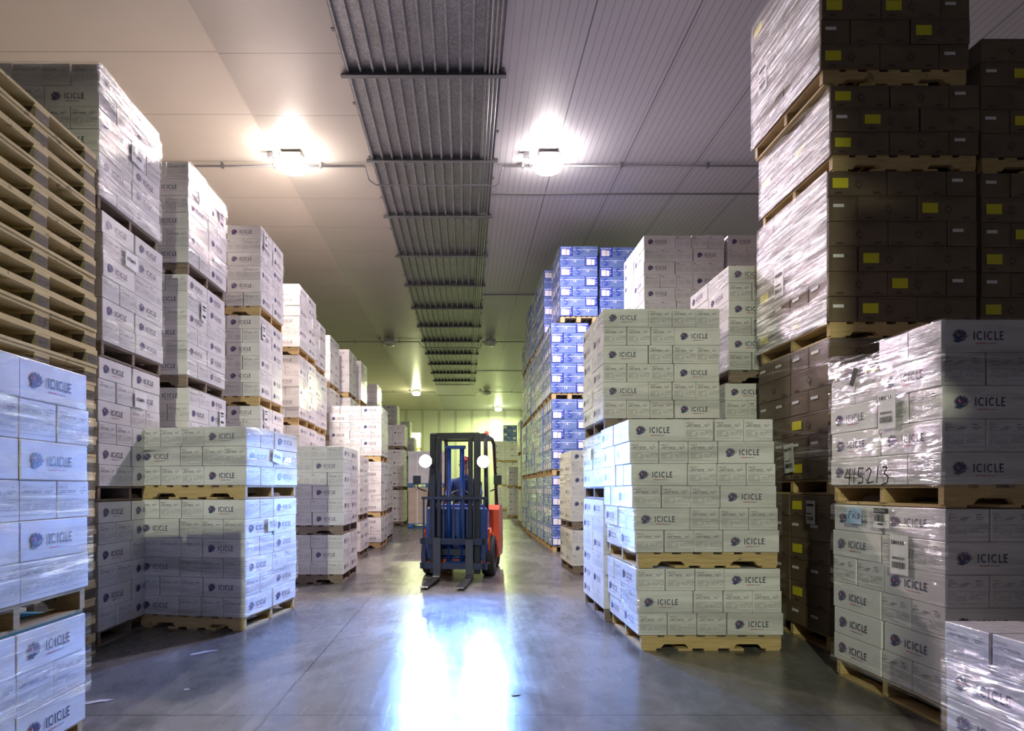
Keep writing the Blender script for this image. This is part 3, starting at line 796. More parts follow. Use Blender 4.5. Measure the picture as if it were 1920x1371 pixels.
for i in range(5):
    stack('%s blue stack from front' % ORD[i + 1], 'blue_carton', 'R', 1.83, 12.15 + 1.3 * i, [7, 7, 7, 7] if i != 4 else [7, 7, 7, 4], .80, 1.18, h=.2115, style='block', mat='wood', shift={3: (.17, 0)} if i == 0 else None)
stack('outer blue stack', 'blue_carton', 'R', 2.86, 12.2, [7, 7, 7, 7], .80, 1.18, h=.2115, style='block')
stack('far green lit stack', 'blue_carton', 'R', 2.5, 37.5, [7, 7, 7], .9, 1.18, h=.24, style='block')

# which cartons does the photo's viewpoint see, and how large: one ray per cell of the frame
bv, bf, own = [], [], []
CORN = [(-1, -1, 0), (1, -1, 0), (1, 1, 0), (-1, 1, 0), (-1, -1, 1), (1, -1, 1), (1, 1, 1), (-1, 1, 1)]
BF = [(3, 2, 1, 0), (4, 5, 6, 7), (0, 1, 5, 4), (1, 2, 6, 5), (2, 3, 7, 6), (3, 0, 4, 7)]
for ci, c in enumerate(CARTS):
    o = len(bv); l, s, h = c['kl'], c['ks'], c['kh']
    bv += [c['m'] @ Vector((x * l / 2, y * s / 2, z * h)) for x, y, z in CORN]
    bf += [tuple(i + o for i in f) for f in BF]; own += [ci] * 6
# the pile of empty pallets hides what stands behind it
o = len(bv); bv += [Vector(p) for p in [(-3.8, 3.5, 0), (-3.0, 3.5, 0), (-3.0, 4.7, 0), (-3.8, 4.7, 0), (-3.8, 3.5, 4.05), (-3.0, 3.5, 4.05), (-3.0, 4.7, 4.05), (-3.8, 4.7, 4.05)]]
bf += [tuple(i + o for i in f) for f in BF]; own += [-1] * 6
bvh = BVHTree.FromPolygons(bv, bf)
GX, GY = 720, 514
org = Vector((0, 0, H))
for j in range(GY):
    vz = VPY - (j + .5) * 1371 / GY
    for i in range(GX):
        d = Vector(((i + .5) * 1920 / GX - VPX, F, vz)).normalized()
        hit = bvh.ray_cast(org, d, 60)
        if hit[2] is not None and own[hit[2]] >= 0: CARTS[own[hit[2]]]['px'] += 1
LIMIT = {'white_carton': 300, 'brown_carton': 220, 'blue_carton': 200}
MINPX = {'white_carton': 0, 'brown_carton': 1, 'blue_carton': 12}
GROUP = {'white_carton': 'white fish cartons stacked on pallets', 'brown_carton': 'brown seafood cartons in the dark towers', 'blue_carton': 'blue cartons stacked beyond the cream stack'}
rest = {k: [] for k in KIND}
used = set()
for kind in KIND:
    cs = sorted([c for c in CARTS if c['kind'] == kind], key=lambda c: -c['px'])
    pick = [c for c in cs[:LIMIT[kind]] if c['px'] > MINPX[kind]]
    rest[kind] = [c for c in cs if id(c) not in {id(x) for x in pick}]
    colour = kind.split('_')[0]
    for n, c in enumerate(pick):
        K = KIND[kind]; prints = K['prints']
        if c['var'] == 'PBO': prints = pbo_prints
        if kind == 'brown_carton' and c['seed'] > .55: prints = brown_plain
        o = bpy.data.objects.new(kind, K['body']); COL.objects.link(o); o.matrix_world = c['m']
        ph, t = c['load']; ld = LOADS[c['load']]
        face = {'corner': 'aisle corner', 'side': 'aisle side, %s in' % ORD[c['idx']], 'front': 'front face, %s in' % ORD[c['idx']], 'in': 'inner carton'}[c['face']]
        lab = '%s carton, %s row, %s, %s of %s' % (colour, ORD[c['row']], face, ld['name'].replace(' load', ''), ph)
        if lab in used: lab = lab.replace('inner carton', 'back carton')
        used.add(lab)
        tag(o, lab, 'carton', GROUP[kind])
        loc = c['m'].inverted() @ Vector((0, 0, H))
        for nm, me, f in prints:   # the faces turned to the aisle
            v, half = (loc.x, K['l'] / 2) if f[1] == 'x' else (loc.y, K['s'] / 2)
            if (v if f[0] == '+' else -v) > half: link(nm, me, o)
# everything else of each kind goes into one object
for kind, cs in rest.items():
    K = KIND[kind]; mb = MB(); pm = [K['mat']]
    lows = []
    for lm, mats in K['low']:
        base = len(pm); pm += mats; lows.append((lm, base))
    plain = MB(); plain.box(-K['l'] / 2 + .003, -K['s'] / 2 + .003, .0005, K['l'] / 2 - .003, K['s'] / 2 - .003, K['h'] - .0015)
    for c in cs:
        mb.add([c['m'] @ Vector(v) for v in plain.v], plain.f, 0)
        if c['px'] > 0:
            for lm, base in lows:
                o = len(mb.v); mb.v += [tuple(c['m'] @ Vector(v)) for v in lm.v]
                mb.f += [tuple(i + o for i in f) for f in lm.f]; mb.mi += [m + base for m in lm.mi]; mb.sm += lm.sm
    o = build(mb, {'white_carton': 'white_cartons', 'brown_carton': 'brown_cartons', 'blue_carton': 'blue_cartons'}[kind], pm)
    tag(o, 'remaining %s cartons deeper in the hall and inside the stacked loads' % kind.split('_')[0], 'cartons', None, 'stuff')
# pallets: leave out none that carry a visible load
seen = {}
for c in CARTS: seen[c['load']] = seen.get(c['load'], 0) + c['px']
for key, ld in LOADS.items():
    if not seen[key] and key[0] == 'stack behind the camera': continue
    pc, W, D, z, style, mat = ld['pal']
    ph = ld['phrase']
    if ph in ('tower', 'outer tower'): ph = 'brown ' + ph if ph == 'tower' else 'outer brown tower'
    place_pallet(pc, W, D, z, style, mat, 'wooden pallet under the %s of %s' % (ld['name'], ph))

# ------------------------------------------------------------------ stretch film: drawn ropes, tails and bands of film over some loads
def film(key, n, seed, faces=('side',), wide=(.015, .09), slope=(-.25, .30), label=None, mat='film'):
    ld = LOADS[key]; rnd = random.Random(seed); mb = MB(); W, D, sg = ld['W'], ld['D'], ld['sg']
    z0, z1 = ld['zc'] - .02, ld['zt'] + .0
    def strip(path, wd):
        m = len(path); vs = []; fs = []; K = 4
        for i, (p, nrm) in enumerate(path):
            for k in range(K + 1):
                a = k / K - .5
                zz = min(z1, max(z0, p[2] + a * wd))
                vs.append(ld['m'] @ Vector((p[0] + nrm[0] * rnd.uniform(.0, .007), p[1] + nrm[1] * rnd.uniform(.0, .007), zz)))
        for i in range(m - 1):
            for k in range(K): q = i * (K + 1) + k; fs.append((q, q + 1, q + K + 2, q + K + 1))
        c0 = len(mb.mi); mb.add(vs, fs, 0, True)
        for i in range(m - 1):
            if path[i][1][1] and path[i + 1][1][1]: mb.mi[c0 + i * K:c0 + (i + 1) * K] = [1] * K
    for q in range(n):
        zc = rnd.uniform(z0, z1); sl = rnd.uniform(*slope); wd = rnd.uniform(*wide); path = []
        m = 22; off = .014
        if 'side' in faces:
            for i in range(m + 1):
                u = 1 - i / m; path.append(((-sg * off, u * D, zc + sl * u * D * 1.0 + .006 * math.sin(9 * u + q)), (-sg, 0)))
        if 'front' in faces:
            for i in range(m + 1):
                u = i / m; path.append(((sg * u * W, -off, zc - sl * u * W * .6 + .006 * math.sin(7 * u + q)), (0, -1)))
        strip(path, wd)
    o = build(mb, 'stretch_wrap', [M[mat], M['filmthin']])
    ph = ld['phrase']; ph = 'brown ' + ph if 'tower' == ph else ph
    tag(o, label or 'drawn bands of clear stretch film around %s of %s' % (ld['name'], ph), 'stretch film', 'bands of stretch film on the loads')
THICK = [('tall stack behind empty pallets', 3), ('second tall left stack', 3)]
FILMS = [(('%s blue stack from front' % ORD[a], b), 10) for a in (2, 3) for b in range(4)] + [(('first blue stack from front', 3), 10), (('outer blue stack', 3), 6)] + [(('stack nearest the camera, left', 0), 12), (('stack nearest the camera, left', 1), 20), (('angled stack left of aisle', 0), 22), (('angled stack left of aisle', 1), 12),
         (('tall stack behind empty pallets', 3), 16), (('tall stack behind empty pallets', 2), 10), (('second tall left stack', 3), 12), (('second tall left stack', 2), 8),
         (('third tall left stack', 3), 8), (('fourth tall left stack', 3), 8),
         (('low stack nearest the camera, right', 0), 14), (('large stack right foreground', 1), 18), (('large stack right foreground', 0), 10),
         (('twin stack right of aisle', 1), 14), (('twin stack right of aisle', 0), 8), (('stack behind the twin stack', 2), 8), (('stack behind the twin stack', 1), 8),
         (('stack beside the brown tower', 2), 8), (('tower', 4), 14), (('tower', 3), 10), (('tower', 2), 18), (('tower', 1), 5), (('first blue stack from front', 2), 8),
         (('first blue stack from front', 0), 8), (('first blue stack from front', 1), 8), (('wrapped stack mid left', 1), 10), (('cream stack before blue cartons', 1), 6)]
for i, (k, n) in enumerate(FILMS):
    if k[0] == 'tower' and k[1] > 1: film(k, n * 2, 100 + i, ('side',), (.05, .22), mat='filmthick')
    elif 'blue' in k[0]: film(k, n + 4, 100 + i, ('side',), (.06, .25))
    else: film(k, n, 100 + i, ('side', 'front'), (.02, .14), mat='filmthick' if k in THICK else 'film')


# ------------------------------------------------------------------ pile of empty euro pallets
eu = MB(); L_, W_ = 1.2, .8
for x in (-.33, -.18, 0, .18, .33): eu.box(x - (.07 if abs(x) in (.33, 0) else .05), -.6, .122, x + (.07 if abs(x) in (.33, 0) else .05), .6, .144)
for y in (-.53, 0, .53): eu.box(-.4, y - .07, .100, .4, y + .07, .122)
eu_top = eu.mesh('top_deck', [M['epal']])
eu = MB()
for x in (-.35, 0, .35): eu.box(x - .05, -.6, 0, x + .05, .6, .022)
eu_bot = eu.mesh('bottom_deck', [M['epal']])
def stamp_block():
    mb = MB(); mb.box(-.05, -.07, .022, .05, .07, .100, 0, None, .002)
    fr = lambda u, v, d: (.05 + d, -.07 + u, .022 + v)
    ring = [(.07 + .042 * math.cos(a), .039 + .028 * math.sin(a)) for a in [i * math.pi / 8 for i in range(17)]]
    stroke2d(mb, 1, fr, ring, .004, .0012); put2d(mb, word('EPAL', .028), 1, fr, .039, .030, 1.0, .0012)
    return mb.mesh('block', [M['block'], M['cable']])
eu_blk = stamp_block()
rnd = random.Random(11)
NE = 28
for i in range(NE):
    z = i * .1455
    e = bpy.data.objects.new('empty_pallet', None); COL.objects.link(e)
    e.location = (-3.42 + rnd.uniform(-.008, .008), 4.11 + rnd.uniform(-.01, .01), z); e.rotation_euler = (0, 0, rnd.uniform(-.006, .006))
    w1 = 'resting on the floor' if i == 0 else 'topmost of the pile' if i == NE - 1 else '%d up from the floor' % (i + 1)
    tag(e, 'empty wooden block pallet, %s, in the tall pile at left' % w1, 'pallet', 'empty pallets piled at the left')
    link('top_deck', eu_top, e); link('bottom_deck', eu_bot, e)
    for x in (-.35, 0, .35):
        for y in (-.53, 0, .53):
            link('block', eu_blk, e, (x, y, 0))

# ------------------------------------------------------------------ paper labels on loads
def onload(key, face, u, z, w_, h_, label, lines, rot=0, paper='paper', name='paper_label', depth=.018):
    """u along the face from the aisle corner, z world height of the label centre"""
    ld = LOADS[key]; sg = ld['sg']; D, W = ld['D'], ld['W']
    if face == 'side': # seen from the aisle
        fr = lambda a, b, d: ld['m'] @ Vector((-sg * (depth + d), u - sg * -a if sg > 0 else u + a, b))
        fr = (lambda a, b, d: ld['m'] @ Vector((-depth - d, u - a, b))) if sg > 0 else (lambda a, b, d: ld['m'] @ Vector((depth + d, u + a, b)))
    else:
        fr = (lambda a, b, d: ld['m'] @ Vector((u + a, -depth - d, b))) if sg > 0 else (lambda a, b, d: ld['m'] @ Vector((-u + a, -depth - d, b)))
    ca, sa = math.cos(R(rot)), math.sin(R(rot))
    g = lambda a, b, d: fr(a * ca - b * sa, z + a * sa + b * ca, d)
    e = None
    if paper:
        mb = MB(); n = 4
        vs = []; fs = []
        for i in range(n + 1):
            a = -w_ / 2 + w_ * i / n; bulge = .002 * math.sin(i * 2.1)
            vs += [g(a, -h_ / 2, bulge), g(a, h_ / 2, bulge), g(a, -h_ / 2, bulge - .001), g(a, h_ / 2, bulge - .001)]
        for i in range(n):
            q = i * 4; fs += [(q, q + 4, q + 5, q + 1), (q + 2, q + 3, q + 7, q + 6), (q, q + 2, q + 6, q + 4), (q + 1, q + 5, q + 7, q + 3)]
        fs += [(0, 1, 3, 2), (n * 4, n * 4 + 2, n * 4 + 3, n * 4 + 1)]
        mb.add(vs, fs, 0); e = build(mb, name, M[paper], fix=True)
    mb = MB()
    for ln in lines:
        if ln[0] == 'bar':
            _, u0, v0, u1, v1 = ln; x = u0; r2 = random.Random(int(abs(u0 * 1e4)))
            while x < u1:
                ww = r2.choice((.0015, .003, .0045)); rect2d(mb, 0, g, x, v0, min(x + ww, u1), v1, .004); x += ww + r2.choice((.0015, .003))
        elif ln[0] == 'rect': rect2d(mb, 0, g, *ln[1:5], .004)
        elif ln[0] == 'light': put2d(mb, word(ln[1], ln[2]), 1, g, ln[3], ln[4], 1.0, .0046)
        elif ln[0] == 'stroke':
            for st in ln[1]: stroke2d(mb, 0, g, st, ln[2], .004)
        else:
            s_, sz, u0, v0 = ln; [put2d(mb, word(s_, sz), 0, g, u0 + q * sz * .035, v0, 1.0, .004 + .0002 * q) for q in (-1, 0, 1)]
    if mb.v:
        if e is None: e = build(mb, name, M['cable'])
        else: build(mb, 'lettering', [M['cable'], M['paper']], e)
    tag(e, label, 'label' if paper else 'handwriting')
BIGR = 'large stack right foreground'
def tagpaper(key, face, u, z, num, sub, label, w_=.15, h_=.24, rot=0):
    L = [('rect', -w_ * .38, h_ * .26, w_ * .38, h_ * .36)] if not num else [(num, w_ / 4.1, -w_ * .42, h_ * .26 if sub else -w_ * .08)]
    if sub == 'bars': L += [('rect', -w_ * .38, -h_ * .08, w_ * .2, -h_ * .03), ('bar', -w_ * .36, -h_ * .34, w_ * .36, -h_ * .18)]
    elif sub: L += [(sub, .026, -w_ * .36, -h_ * .12), ('bar', -w_ * .36, -h_ * .34, w_ * .36, -h_ * .18)]
    onload(key, face, u, z, w_, h_, label, L, rot)
tagpaper((BIGR, 1), 'side', .40, 1.84, '580101', '00000002', 'white label reading 580101 00000002 on the upper load, right foreground')
tagpaper((BIGR, 0), 'side', .32, .94, '580101', '00000001', 'white label reading 580101 00000001 on the lower load, right foreground')
onload((BIGR, 0), 'side', .47, 1.16, .14, .13, 'small white label reading N157910 on the lower load, right foreground',
       [('rect', -.066, .028, .066, .060), ('light', 'N157910', .026, -.063, .035), ('bar', -.06, -.025, .03, .022), ('rect', -.03, -.045, .02, -.036)])
onload((BIGR, 0), 'side', .73, 1.16, .15, .11, 'small blue paper note beside the N157910 label', [('stroke', [[(-.05, -.02), (-.04, .03), (-.02, .03), (-.03, .005)], [(-.01, -.02), (0, .03)], [(.03, .03), (0, .0), (.03, -.02)], [(.04, 0), (.05, .02), (.065, 0), (.05, -.02), (.04, 0)]], .005)], paper='bluepaper')
digits = [[(-.24, .05), (-.27, -.01), (-.21, -.01)], [(-.215, .05), (-.225, -.06)], [(-.17, .05), (-.18, -.05)], [(-.08, .05), (-.13, .05), (-.135, .0), (-.09, -.01), (-.09, -.045), (-.14, -.05)],
          [(-.06, .03), (-.03, .05), (-.01, .03), (-.05, -.05), (.01, -.04)], [(.05, .06), (.04, -.05)], [(.09, .05), (.13, .05), (.105, .01), (.14, -.01), (.13, -.05), (.08, -.06)]]
onload((BIGR, 1), 'side', .52, 1.43, .4, .1, 'black handwritten number 415213 on the upper load, right foreground', [('stroke', digits, .011)], paper=None, name='handwritten_number')
onload((BIGR, 1), 'side', .70, 2.10, .05, .13, 'small dark barcode tag on the film, right foreground', [('rect', -.022, -.06, .022, .06)], rot=-25)
tagpaper(('tower', 1), 'side', .55, 1.62, 'N85782', '0000001', 'white label reading N85782 on the second load of the brown tower', .16, .26, 6)
tagpaper(('tower', 0), 'side', .22, 1.14, '', 'bars', 'upper white label on the bottom load of the brown tower', .13, .2, 0)
tagpaper(('tower', 2), 'side', .72, 3.28, '', 'bars', 'pale label on the middle load of the brown tower', .16, .26, 0)
tagpaper(('tower', 4), 'side', .90, 5.35, '', 'bars', 'pale label on the top load of the brown tower', .16, .26, 0)
ANG = 'angled stack left of aisle'
tagpaper((ANG, 1), 'side', .58, 1.67, '172801', '', 'white label reading 172801 on the upper load of the angled stack', .20, .13, -8)
onload((ANG, 0), 'side', .50, .98, .20, .14, 'white label with handwriting on the lower load of the angled stack', [('stroke', [[(-.07, .0), (-.05, .03), (-.03, .0), (-.05, -.03)], [(-.02, .03), (.0, .03), (-.01, -.03)], [(.04, .03), (.02, .03), (.02, .0), (.04, -.01), (.02, -.03)], [(.05, .02), (.07, .0), (.06, -.03)]], .006)])
TB = 'tall stack behind empty pallets'
for t, u, z, nm in ((3, .55, 4.45, 'top'), (2, .40, 3.42, 'third'), (1, .60, 2.18, 'second')):
    tagpaper((TB, t), 'side', u, z, '172801', '', 'white label reading 172801 on %s load of the stack behind the empty pallets' % nm, .19, .15)
for ph, t, u, z in (('second tall left stack', 3, .80, 4.62), ('second tall left stack', 2, .35, 3.35), ('second tall left stack', 1, .80, 2.2),
                    ('third tall left stack', 3, .15, 4.78), ('third tall left stack', 2, .10, 3.5), ('third tall left stack', 1, .15, 2.35)):
    onload((ph, t), 'side', u, z, .12, .20, 'narrow white label on the %s of %s' % (LOADS[(ph, t)]['name'], ph), [('rect', -.04, .05, .04, .07), ('rect', -.04, .02, .04, .03), ('rect', -.04, -.06, .04, -.035)])
tagpaper(('twin stack right of aisle', 0), 'side', .10, .62, '', 'bars', 'white label near the corner of the lower load, twin stack', .11, .15)
onload(('stack behind the twin stack', 1), 'side', .55, 1.72, .13, .13, 'pale blank label on the middle load behind the twin stack', [])

# teal slip sheet between the two nearest left loads
mb = MB(); mb.box(-3.15, 2.13, LOADS[('stack nearest the camera, left', 0)]['zt'] + .001, -2.02, 3.05, LOADS[('stack nearest the camera, left', 0)]['zt'] + .0035)
tag(build(mb, 'slip_sheet', M['tealboard']), 'thin teal slip sheet on the lower load nearest the camera at left', 'slip sheet')
# loose flap cartons standing higher on the big right stack
# large bins behind the forklift
def bin_(x0, x1, y, z0, z1, mat, label):
    e = empty('bulk_bin', ((x0 + x1) / 2, y, z0)); tag(e, label, 'bulk bin', 'large bins behind the forklift'); w2 = (x1 - x0) / 2
    mb = MB(); mb.box(-w2, 0, .14, w2, 1.1, z1 - z0, 0, None, .01); mb.box(-w2 - .012, -.012, z1 - z0 - .12, w2 + .012, 1.112, z1 - z0 + .002); build(mb, 'box_body', M[mat], e)
    mb = MB()
    for x in (-w2 + .08, 0, w2 - .08): mb.box(x - .07, 0, 0, x + .07, 1.1, .12)
    mb.box(-w2, 0, .12, w2, 1.1, .14); mb.box(-w2, 0, 0, w2, 1.1, .018); build(mb, 'bin_pallet', M['bluetape'], e)
    mb = MB(); mb.box(-w2 + .30, -.016, .14, -w2 + .325, -.0005, z1 - z0 - .12); build(mb, 'strap', M['paper'], e)
bin_(-1.92, -.62, 19.4, 0, 1.36, 'binbrown', 'brown bulk bin on the floor behind the forklift')
bin_(-1.92, -.62, 19.4, 1.365, 2.58, 'binwhite', 'pale bulk bin standing on the brown bin behind the forklift')

# ------------------------------------------------------------------ forklift
fk = empty('forklift', (-.14, 8.62, 0), R(-9))
tag(fk, 'dark blue and orange forklift driving up the aisle with both work lights on', 'forklift')
def part(mb, name, mat, parent=None, fix=False): return build(mb, name, mat, parent or fk, fix=fix)
# mast: two channel uprights with cross members
mb = MB()
for s_ in (-1, 1):
    mb.box(s_ * .33 - .045, -.10, .08, s_ * .33 + .045, .03, 2.16, 0, None, .008)
    mb.box(s_ * .235 - .03, -.12, .06, s_ * .235 + .03, -.02, 2.10, 0, None, .006)
for z in (.35, 1.15, 2.08): mb.box(-.36, -.06, z, .36, .02, z + .09)
part(mb, 'mast', M['black'])
mb = MB(); mb.tube([(-.10, -.03, .25), (-.10, -.03, 1.95)], .035, 10); mb.tube([(.10, -.03, .25), (.10, -.03, 1.95)], .035, 10); mb.box(-.15, -.06, .18, .15, .02, .26); mb.box(-.15, -.06, 1.93, .15, .02, 1.98)
part(mb, 'lift_cylinder', M['blueglow'])
mb = MB()
for z in (.16, .52): mb.box(-.50, -.20, z, .50, -.15, z + .09)
for x in (-.47, -.25, .2, .42): mb.box(x, -.20, .16, x + .05, -.16, .62)
for x in [-.45 + .15 * i for i in range(7)]: mb.box(x - .012, -.19, .6, x + .012, -.165, 1.20)
mb.box(-.48, -.19, 1.18, .48, -.165, 1.22)
part(mb, 'load_backrest', M['darknavy'])
for x in (-.24, .24):
    mb = MB()
    poly = [(-.20, .62), (-.24, .60), (-.24, .09), (-.28, .055), (-1.06, .05), (-1.08, .035), (-.22, .02), (-.20, .05)]
    m2 = Matrix.Translation((x - .055, 0, 0)) @ Matrix(((0, 1, 0, 0), (1, 0, 0, 0), (0, 0, 1, 0), (0, 0, 0, 1)))
    mb.prism(poly, 0, .11, 0, m2); part(mb, 'fork', M['fork'], fix=True)
# chassis
def yz_prism(mb, poly, x0, x1, mi=0):
    m2 = Matrix(((0, 1, 0, 0), (1, 0, 0, 0), (0, 0, 1, 0), (0, 0, 0, 1))); mb.prism(poly, x0, x1, mi, m2)
mb = MB(); yz_prism(mb, [(.08, .22), (.10, .62), (.30, .74), (.52, .50), (.95, .46), (1.25, .46), (1.30, .22)], -.50, .50); part(mb, 'chassis', M['orange'], fix=True)
mb = MB(); yz_prism(mb, [(1.20, .18), (1.20, .98), (1.32, 1.06), (1.74, 1.04), (1.92, .86), (1.94, .30), (1.86, .18)], -.53, .53)
part(mb, 'counterweight', M['orange'], fix=True)
mb = MB(); yz_prism(mb, [(.82, .46), (.80, .78), (.88, .84), (1.20, .86), (1.20, .46)], -.36, .36); part(mb, 'engine_cover', M['black'], fix=True)
mb = MB(); mb.box(-.47, .06, .26, .47, .30, 1.06, 0, None, .03); mb.box(-.42, .28, .9, .42, .40, 1.10, 0, None, .02); part(mb, 'dashboard', M['blueglow'])
for s_ in (-1, 1):
    mb = MB(); mb.tube([(s_ * .46 - (.0 if s_ > 0 else .0), .12, .60), (s_ * .50, .10, .70), (s_ * .50, .62, .56), (s_ * .48, .68, .40)], .03, 8); part(mb, 'fender', M['orange'])
def wheel(x, y, r, w_):
    mb = MB(); n = 28; prof = [(-w_ / 2, r * .55), (-w_ / 2, r * .93), (-w_ / 2 + .02, r), (w_ / 2 - .02, r), (w_ / 2, r * .93), (w_ / 2, r * .55)]
    vs = [(x + px, y + rr * math.cos(2 * math.pi * i / n), r + rr * math.sin(2 * math.pi * i / n)) for px, rr in prof for i in range(n)]
    m_ = len(prof); fs = [(j * n + i, j * n + (i + 1) % n, ((j + 1) % m_) * n + (i + 1) % n, ((j + 1) % m_) * n + i) for j in range(m_) for i in range(n)]
    mb.add(vs, fs, 0, True); t = part(mb, 'wheel', M['rubber'], fix=True)
    mb = MB(); mb.tube([(x - w_ * .38, y, r), (x + w_ * .38, y, r)], r * .56, 20); build(mb, 'rim', M['orange'], t)
for s_ in (-1, 1):
    wheel(s_ * .46, .38, .31, .19); wheel(s_ * .42, 1.50, .25, .16)
# overhead guard
mb = MB()
for s_ in (-1, 1):
    mb.tube([(s_ * .45, .14, 1.0), (s_ * .43, .22, 1.5), (s_ * .41, .32, 2.10), (s_ * .40, .42, 2.16), (s_ * .40, 1.30, 2.18), (s_ * .42, 1.42, 2.10), (s_ * .46, 1.52, 1.04)], .032, 8)
for i in range(7): y = .42 + i * .145; mb.box(-.40, y - .018, 2.145, .40, y + .018, 2.185)
mb.box(-.42, .30, 2.10, .42, .36, 2.19)
part(mb, 'overhead_guard', M['black'])
mb = MB(); mb.box(-.27, .92, .86, .27, 1.12, .97, 0, None, .03); mb.box(-.25, 1.08, .95, .25, 1.18, 1.48, 0, None, .04); mb.box(-.27, .66, .84, .27, 1.0, .94, 0, None, .03); part(mb, 'seat', M['black'])
mb = MB(); c = Vector((-.02, .50, 1.16)); ring = [c + Vector((.17 * math.cos(a), .05 * math.sin(a) * 1.4, .15 * math.sin(a))) for a in [2 * math.pi * i / 20 for i in range(20)]]
mb.tube(ring, .014, 8, 0, True); mb.tube([c, (-.02, .34, .98)], .022, 8); mb.tube([ring[0], c, ring[10]], .010, 6); part(mb, 'steering_wheel', M['black'])
inv = fk.matrix_basis.inverted() if False else (Matrix.Translation((-.14, 8.62, 0)) @ Matrix.Rotation(R(-9), 4, 'Z')).inverted()
for i, hp in enumerate(HEAD):
    p = inv @ Vector(hp); s_ = -1 if i == 0 else 1
    mb = MB(); mb.tube([p + Vector((0, .10, 0)), p + Vector((0, .0, 0)), p + Vector((0, -.02, 0))], [.05, .095, .10], 16); mb.tube([p + Vector((0, .08, 0)), (s_ * .42, .24, 1.72)], .014, 6)
    hl = part(mb, 'work_light', M['black'])
    mb = MB(); mb.tube([p + Vector((0, -.021, 0)), p + Vector((0, -.030, 0))], .09, 16); build(mb, 'lens', M['headlens'], hl)
mb = MB(); mb.tube([(.30, 1.34, 2.2), (.30, 1.34, 2.23), (.30, 1.34, 2.31), (.30, 1.34, 2.33)], [.05, .045, .04, .01], 12); part(mb, 'beacon', M['orange'])
mb = MB()
for s_ in (-1, 1): mb.tube([(s_ * .50, .20, 1.30), (s_ * .60, .12, 1.34), (s_ * .62, .10, 1.42)], .01, 6); mb.box(s_ * .62 - .06, .085, 1.40, s_ * .62 + .06, .10, 1.54, 0, None, .004)
part(mb, 'mirror', M['black'])

# ------------------------------------------------------------------ driver
def skin_body(name, joints, edges, mat, parent, sub=2, root=0):
    me = bpy.data.meshes.new(name); me.from_pydata([j[0] for j in joints], edges, [])
    o = link(name, me, parent); me.materials.append(mat)
    md = o.modifiers.new('s', 'SKIN'); md.use_smooth_shade = True
    sv = me.skin_vertices[0].data if me.skin_vertices else None
    if sv is None:
        bm = bmesh.new(); bm.from_mesh(me); bm.verts.layers.skin.verify(); bm.to_mesh(me); bm.free(); sv = me.skin_vertices[0].data
    for i, j in enumerate(joints):
        r = j[1]; sv[i].radius = r if isinstance(r, tuple) else (r, r)
    sv[root].use_root = True
    m2 = o.modifiers.new('b', 'SUBSURF'); m2.levels = sub; m2.render_levels = sub
    return o
dr = bpy.data.objects.new('person', None); COL.objects.link(dr)
dr.location = (-.14, 8.62, 0); dr.rotation_euler = (0, 0, R(-9))
tag(dr, 'person in dark blue work jacket and red cap driving the forklift, hands on wheel', 'person')
J = [((0, .92, 1.02), (.16, .13)), ((0, .90, 1.22), (.16, .12)), ((0, .88, 1.42), (.18, .12)), ((0, .87, 1.52), (.08, .08)), ((0, .86, 1.60), .055),
     ((-.19, .88, 1.46), .065), ((-.27, .76, 1.24), .055), ((-.19, .56, 1.18), .042),
     ((.19, .88, 1.46), .065), ((.27, .76, 1.24), .055), ((.15, .56, 1.18), .042)]
E = [(0, 1), (1, 2), (2, 3), (3, 4), (2, 5), (5, 6), (6, 7), (2, 8), (8, 9), (9, 10)]
skin_body('jacket', J, E, M['jacket'], dr)
J = [((0, .93, 1.03), (.15, .11)), ((-.12, .86, 1.02), .10), ((-.16, .55, 1.02), .075), ((-.15, .45, .80), .055), ((-.15, .42, .66), .05),
     ((.12, .86, 1.02), .10), ((.16, .55, 1.02), .075), ((.15, .45, .80), .055), ((.15, .42, .66), .05)]
skin_body('trousers', J, [(0, 1), (1, 2), (2, 3), (3, 4), (0, 5), (5, 6), (6, 7), (7, 8)], M['trousers'], dr)
mb = MB()
bm = bmesh.new(); bmesh.ops.create_uvsphere(bm, u_segments=20, v_segments=14, radius=1)
for v in bm.verts:
    x, y, z = v.co
    jaw = 1 - .28 * max(0, -z) ** 1.2
    v.co = Vector((x * .078 * jaw, y * .10 * jaw + .86 - (.012 * max(0, -z)), z * .122 + 1.735))
    if y < -.8 and abs(x) < .25 and abs(z) < .3: v.co.y -= .022 * (1 - abs(x) * 3)
    if y < -.8 and .25 < abs(x) < .55 and .05 < z < .35: v.co.y += .010
me = bpy.data.meshes.new('head'); bm.to_mesh(me); bm.free(); me.materials.append(M['skin'])
for p in me.polygons: p.use_smooth = True
hd = link('head', me, dr)
mb = MB(); mb.tube([(0, .865, 1.55), (0, .862, 1.66)], .052, 12); 
for s_ in (-1, 1): mb.tube([(s_ * .076, .87, 1.70), (s_ * .090, .875, 1.73), (s_ * .078, .875, 1.77)], [.010, .018, .010], 8)
build(mb, 'neck_and_ears', M['skin'], dr)
mb = MB()
for s_ in (-1, 1): mb.tube([(s_ * .030 - .011, .765, 1.75), (s_ * .030 + .011, .765, 1.75)], .007, 8)
mb.tube([(-.024, .768, 1.675), (.024, .768, 1.675)], .005, 6); build(mb, 'eyes_and_mouth', M['black'], dr)
bm = bmesh.new(); bmesh.ops.create_uvsphere(bm, u_segments=20, v_segments=12, radius=1)
bmesh.ops.delete(bm, geom=[v for v in bm.verts if v.co.z < -.05], context='VERTS')
for v in bm.verts: v.co = Vector((v.co.x * .088, v.co.y * .108 + .868, v.co.z * .085 + 1.785))
me = bpy.data.meshes.new('cap'); bm.to_mesh(me); bm.free(); me.materials.append(M['cap'])
cp = link('cap', me, dr)
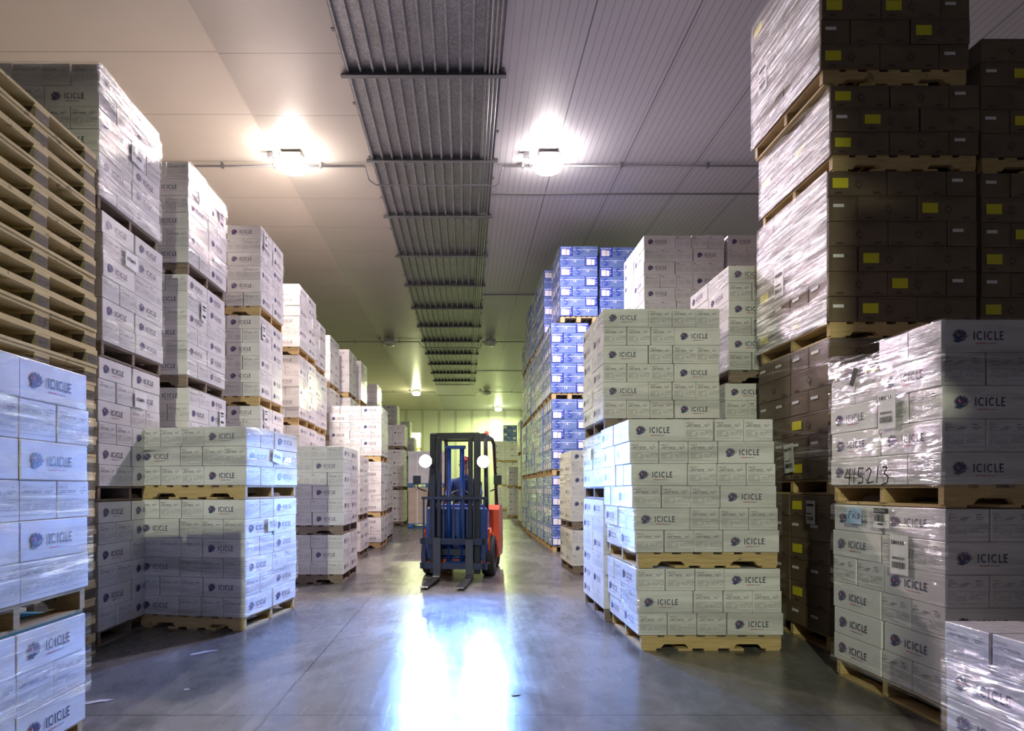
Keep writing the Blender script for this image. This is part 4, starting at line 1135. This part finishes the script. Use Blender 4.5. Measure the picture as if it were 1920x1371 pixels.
mb = MB(); mb.prism([(-.07, 1.782), (.07, 1.782), (.07, 1.79), (-.07, 1.79)], .69, .79); build(mb, 'cap_peak', M['cap'], cp, fix=True)
for s_, wx in ((-1, -.19), (1, .15)):
    for q in range(5):
        if q < 4:
            pts = [((wx, .56, 1.18), .030), ((wx + s_ * .0 + (q - 1.5) * .019, .50, 1.185 + .01 * q), .011), ((wx + (q - 1.5) * .020, .465, 1.17 + .01 * q), .0095), ((wx + (q - 1.5) * .019, .475, 1.145 + .01 * q), .008)]
        else:
            pts = [((wx, .56, 1.18), .028), ((wx - s_ * .035, .53, 1.17), .012), ((wx - s_ * .05, .50, 1.16), .010)]
        if q == 0: hj, he = [pts[0]], []
        b0 = len(hj)
        hj += pts[1:]; he += [(0, b0)] + [(b0 + i, b0 + i + 1) for i in range(len(pts) - 2)]
    skin_body('hand', hj, he, M['skin'], dr, 1)
for s_ in (-1, 1):
    mb = MB(); mb.box(s_ * .15 - .045, .22, .585, s_ * .15 + .045, .48, .67, 0, None, .02); build(mb, 'shoe', M['rubber'], dr)

# ------------------------------------------------------------------ scraps on the floor
def scrap(x, y, w_, d_, rz, label, mat='scrap'):
    rnd = random.Random(x); n = 9
    pts = [(w_ * math.cos(2 * math.pi * i / n) * rnd.uniform(.6, 1), d_ * math.sin(2 * math.pi * i / n) * rnd.uniform(.5, 1)) for i in range(n)]
    mb = MB(); mb.add([(0, 0, .004)] + [(a, b, .001 + rnd.uniform(0, .006)) for a, b in pts], [(0, i + 1, (i + 1) % n + 1) for i in range(n)]); mb.add([(a, b, .0005) for a, b in pts], [tuple(range(n))[::-1]])
    o = build(mb, 'floor_scrap', M[mat]); o.location = (x, y, 0); o.rotation_euler = (0, 0, rz); tag(o, label, 'scrap')
scrap(-2.32, 3.63, .10, .035, .5, 'torn white scrap lying on the floor near the left stack')
scrap(-2.14, 4.72, .13, .05, .7, 'pale film scrap on the floor before the angled stack')
scrap(-1.86, 3.85, .03, .015, 0, 'tiny white chip on the floor between the two left scraps')
scrap(.33, 3.75, .05, .02, .3, 'small dark scrap on the bright patch of floor', 'cable')
print('cartons', len(CARTS), 'visible', {k: sum(1 for c in CARTS if c['kind'] == k and c['px'] > 0) for k in KIND}, 'min px picked')
